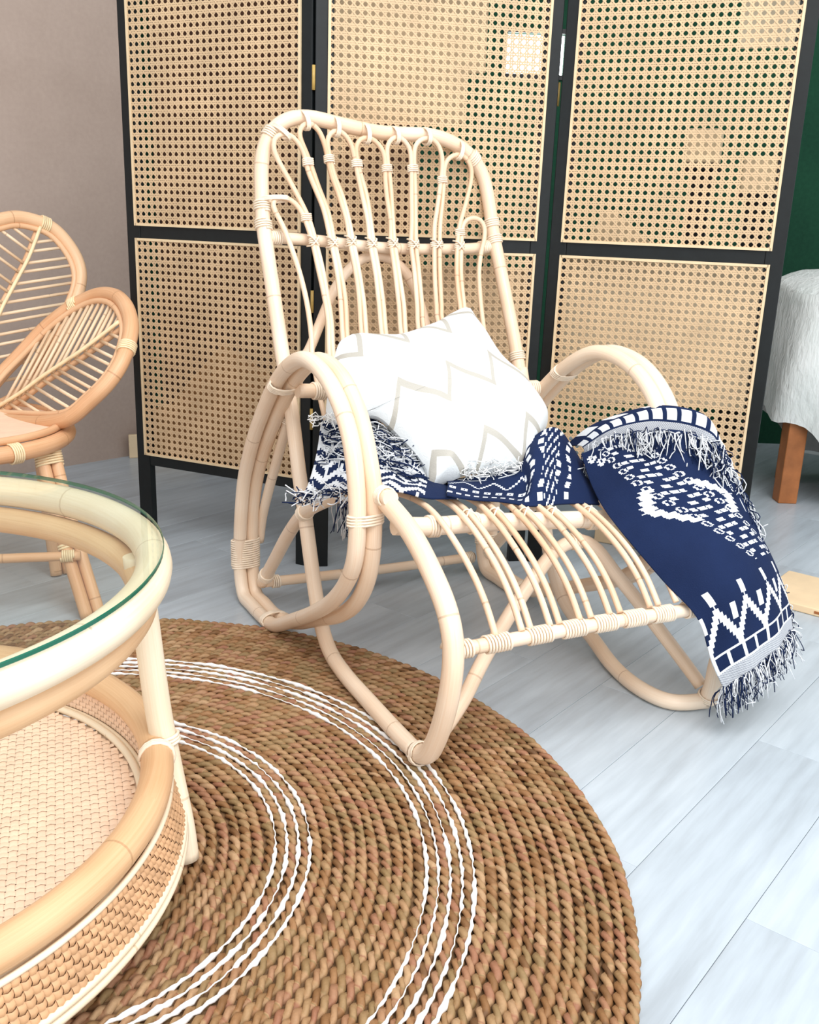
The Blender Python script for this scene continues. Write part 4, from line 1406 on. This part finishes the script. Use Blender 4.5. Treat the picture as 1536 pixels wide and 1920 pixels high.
# ================================================================== PETAL CHAIR
def build_petal_chair():
    base = np.array((-1.0, 2.52, 0.0))
    root = thing('petal_armchair', 'honey rattan armchair with leaf shaped back and arm beside the wall', 'chair', tuple(base))
    f, l = np.array([.73, -.68, 0]), np.array([.68, .73, 0])
    Pc = np.array([-.90, 2.43, .46])
    mat, B = M['petal'], M['petal_bind']

    def pt(P0, u, v, q, h=0.0):
        n = np.cross(u, v)
        n /= np.linalg.norm(n)
        return P0 + u * q[0] + v * q[1] + n * h - base

    def leaf(P0, u, v, outline, spine, nribs, left_dir, right_dir, r_out=0.0205):
        O = smooth(crom([(a, b, 0) for a, b in outline], 0.012, True), 3, True)[:, :2]
        c = O.mean(0)
        MB().tube([pt(P0, u, v, q) for q in O], r_out, 12, closed=True).build('petal_rim', mat, root)
        I = c + (O - c) * 0.925
        dn = O - c
        I = O - dn / np.linalg.norm(dn, axis=1)[:, None] * (r_out + 0.006)
        MB().tube([pt(P0, u, v, q, 0.004) for q in I], 0.0085, 8, closed=True).build('petal_inner_rim', mat, root)
        S = crom([(a, b, 0) for a, b in spine], 0.01)[:, :2]
        MB().tube([pt(P0, u, v, q, 0.012) for q in S], 0.0055, 8).build('spine', B, root, label='pale spine of a petal')
        MB().tube([pt(P0, u, v, q, -0.008) for q in S], 0.008, 8).build('spine', mat, root)

        def hit(p, d):
            best = None
            for i in range(len(I)):
                a, b = I[i], I[(i + 1) % len(I)]
                e = b - a
                den = d[0] * e[1] - d[1] * e[0]
                if abs(den) < 1e-9:
                    continue
                t = ((a[0] - p[0]) * e[1] - (a[1] - p[1]) * e[0]) / den
                s = ((a[0] - p[0]) * d[1] - (a[1] - p[1]) * d[0]) / den
                if t > 0.01 and 0 <= s <= 1 and (best is None or t < best):
                    best = t
            return best
        for k in range(nribs):
            p = S[int((k + 0.5) / nribs * (len(S) - 1))]
            for d in (left_dir, right_dir):
                d = np.array(d, float)
                d /= np.linalg.norm(d)
                t = hit(p, d)
                if t and t > 0.03:
                    MB().tube([pt(P0, u, v, p), pt(P0, u, v, p + d * t)], 0.0048, 7).build('rib', M['rib'], root)
        return O
    # side petal, on the right of the seat
    e = math.radians(50)
    a = l * math.cos(e) + np.array([0, 0, math.sin(e)])
    so = [(0.0, .03), (.03, .08), (.06, .14), (.065, .20), (.045, .26), (0, .325), (-.08, .38), (-.16, .408), (-.23, .41), (-.29, .392), (-.34, .36), (-.38, .32), (-.42, .26),
          (-.45, .17), (-.48, .09), (-.485, .02), (-.44, -.03), (-.36, -.04), (-.25, -.03), (-.10, -.005)]
    O = leaf(Pc, f, a, so, [(-.045, .325), (-.13, .22), (-.17, .18), (-.24, .11), (-.29, .05), (-.37, -.02)], 15, (-0.22, 1.0), (0.95, -0.12))
    W3 = [pt(Pc, f, a, q) for q in O]
    for q in ((0.045, .26), (-.34, .36)):
        binding(root, W3, nearest(O, q), 0.022, B, 5)
    # back petal, behind the seat
    C = Pc - f * .24 - l * .2
    P0 = C - f * .25
    e = math.radians(75)
    ab = -f * math.cos(e) + np.array([0, 0, math.sin(e)])
    bo = [(.36, .52), (.41, .53), (.47, .52), (.52, .50), (.555, .46), (.58, .41), (.585, .36), (.572, .32), (.55, .28), (.50, .20), (.44, .12), (.36, .03), (.27, -.03), (.17, -.04), (.09, .0),
          (.05, .08), (.05, .18), (.08, .28), (.13, .37), (.20, .45), (.28, .50)]
    O2 = leaf(P0, l, ab, bo, [(.475, .50), (.42, .41), (.36, .33), (.30, .25), (.24, .15), (.20, .02)], 15, (-0.75, 0.62), (1.0, 0.12))
    W2 = [pt(P0, l, ab, q) for q in O2]
    binding(root, W2, nearest(O2, (.50, .51)), 0.022, B, 5)
    # the matching arm petal on the far side
    am = -l * math.cos(math.radians(50)) + np.array([0, 0, math.sin(math.radians(50))])
    leaf(Pc - l * .4, f, am, so, [(-.045, .325), (-.13, .22), (-.17, .18), (-.24, .11), (-.29, .05), (-.37, -.02)], 15, (-0.22, 1.0), (0.95, -0.12))
    # seat ring and woven seat
    sc = C - base
    R = 0.295
    ring = [sc + np.array([R * math.cos(x), R * math.sin(x), -0.035]) for x in np.arange(72) * 2 * PI / 72]
    MB().tube(ring, 0.022, 12, closed=True).build('seat_ring', mat, root)
    top = [sc + np.array([(R - .01) * math.cos(x), (R - .01) * math.sin(x), -0.004]) for x in np.arange(72) * 2 * PI / 72]
    MB().tube(top, 0.010, 8, closed=True).build('seat_ring', mat, root)
    MB().grid([[tuple(sc + np.array([(R - .012) * k * math.cos(x), (R - .012) * k * math.sin(x), -0.004 - 0.008 * (1 - k)])) for x in np.arange(72) * 2 * PI / 72] for k in (0.002, 0.5, 1.0)], closed_u=True).build('seat', M['weave'], root, label='pale woven cane seat')
    for th in (-1.9, -0.6):
        i = int((th % (2 * PI)) / (2 * PI) * 72)
        binding(root, ring, i, 0.0245, B, 5)
    # legs: a pair of poles at each corner, bound together
    corners = [((-0.945, 2.41), (-0.80, 2.275)), ((-0.92, 2.60), (-0.985, 2.56)), ((-1.40, 2.62), (-1.48, 2.70)), ((-1.33, 2.26), (-1.36, 2.14))]
    corners[1] = ((-1.03, 2.62), (-0.985, 2.57))
    for (tp, ft) in corners:
        d = np.array(ft) - np.array(tp)
        side = np.array([-d[1], d[0]]) / (np.linalg.norm(d) + 1e-9) * 0.017
        if side[0] < 0:
            side = -side
        Ps = []
        for sg in (-1, 1):
            p0 = np.array([tp[0] + sg * side[0], tp[1] + sg * side[1], 0.425])
            p1 = np.array([ft[0] + sg * side[0], ft[1] + sg * side[1], 0.003])
            m = (p0 + p1) / 2 - np.array([d[0] * 0.06, d[1] * 0.06, 0])
            P = crom([p0 - base, m - base, p1 - base], 0.015)
            MB().tube(P, 0.0165, 10).build('leg', mat, root)
            Ps.append(P)
        for k in (0.12, 0.62):
            i = int(k * (len(Ps[0]) - 1))
            c = (Ps[0][i] + Ps[1][i]) / 2
            mb = MB()
            wrap_coil(mb, c, Ps[0][i + 1] - Ps[0][i - 1], 0.0355, 0.0185, 5 if k < 0.3 else 2, None, 0.0032, (side[0], side[1], 0))
            mb.build('cane_binding', B, root)
    s0, s1 = np.array([-0.835, 2.31, 0.155]) - base, np.array([-1.345, 2.19, 0.155]) - base
    MB().tube(crom([s0, s1], 0.02), 0.0125, 10).build('stretcher', mat, root)
    mb = MB()
    wrap_coil(mb, s0 + (s1 - s0) * 0.06, s1 - s0, 0.0145, None, 6, None, 0.0025)
    mb.build('cane_binding', B, root)
    return root


# ================================================================== FUR STOOL
def build_fur_seat():
    root = thing('fur_covered_bench', 'white fluffy fur throw over a bench with orange wood legs at right', 'bench', (1.95, 3.80, 0))
    # fur: a thick irregular hanging mass, lower hem rising and falling
    n, m = 64, 26
    G = []
    for i in range(n):
        a = 2 * PI * i / n
        x = math.copysign(abs(math.cos(a)) ** 0.6, math.cos(a))
        y = math.copysign(abs(math.sin(a)) ** 0.6, math.sin(a))
        row = []
        for k in range(m):
            v = k / (m - 1)
            hem = float(np.interp(0.55 * x, [-.55, -.45, -.32, 0.0], [.33, .28, .14, .05])) + 0.012 * math.sin(9 * a)
            if v < 0.4:
                w = v / 0.4
                rr = math.sin(w * PI / 2)
                z = 0.90 - 0.10 * (1 - math.cos(w * PI / 2)) + 0.02 * math.sin(3 * a) * w
                sx = 0.52 * rr
            else:
                w = (v - 0.4) / 0.6
                z = 0.80 + (hem - 0.80) * w
                sx = 0.52 + 0.02 * math.sin(w * PI) + 0.025 * math.sin(7 * a + w * 3) * w
            fz = 0.006 * math.sin(a * 31 + k * 2.3) * math.sin(k * 1.9)
            row.append(((sx + fz) * x * 1.05, (sx * 0.62 + fz) * y, z + fz))
        G.append(row)
    G.append(G[0])
    mb = MB().grid(G)
    mb.build('fur_throw', M['fur'], root, label='white fluffy fur throw')
    for (x, y) in ((-0.475, -0.14), (0.44, -0.14), (-0.345, 0.2), (0.44, 0.2)):
        MB().box((x - .036, y - .036, 0), (x + .036, y + .036, 0.66)).build('leg', M['orange_wood'], root, bevel=0.004)
    MB().box((-0.49, -0.20, 0.66), (0.47, 0.24, 0.75)).build('seat', M['orange_wood'], root, bevel=0.004)
    return root

# ================================================================== ASSEMBLY
build_floor()
build_room()
build_screen()
build_rug()
build_chair()
build_pillow()
build_throw()
build_table()
build_petal_chair()
build_fur_seat()
build_behind()
build_plank_right()
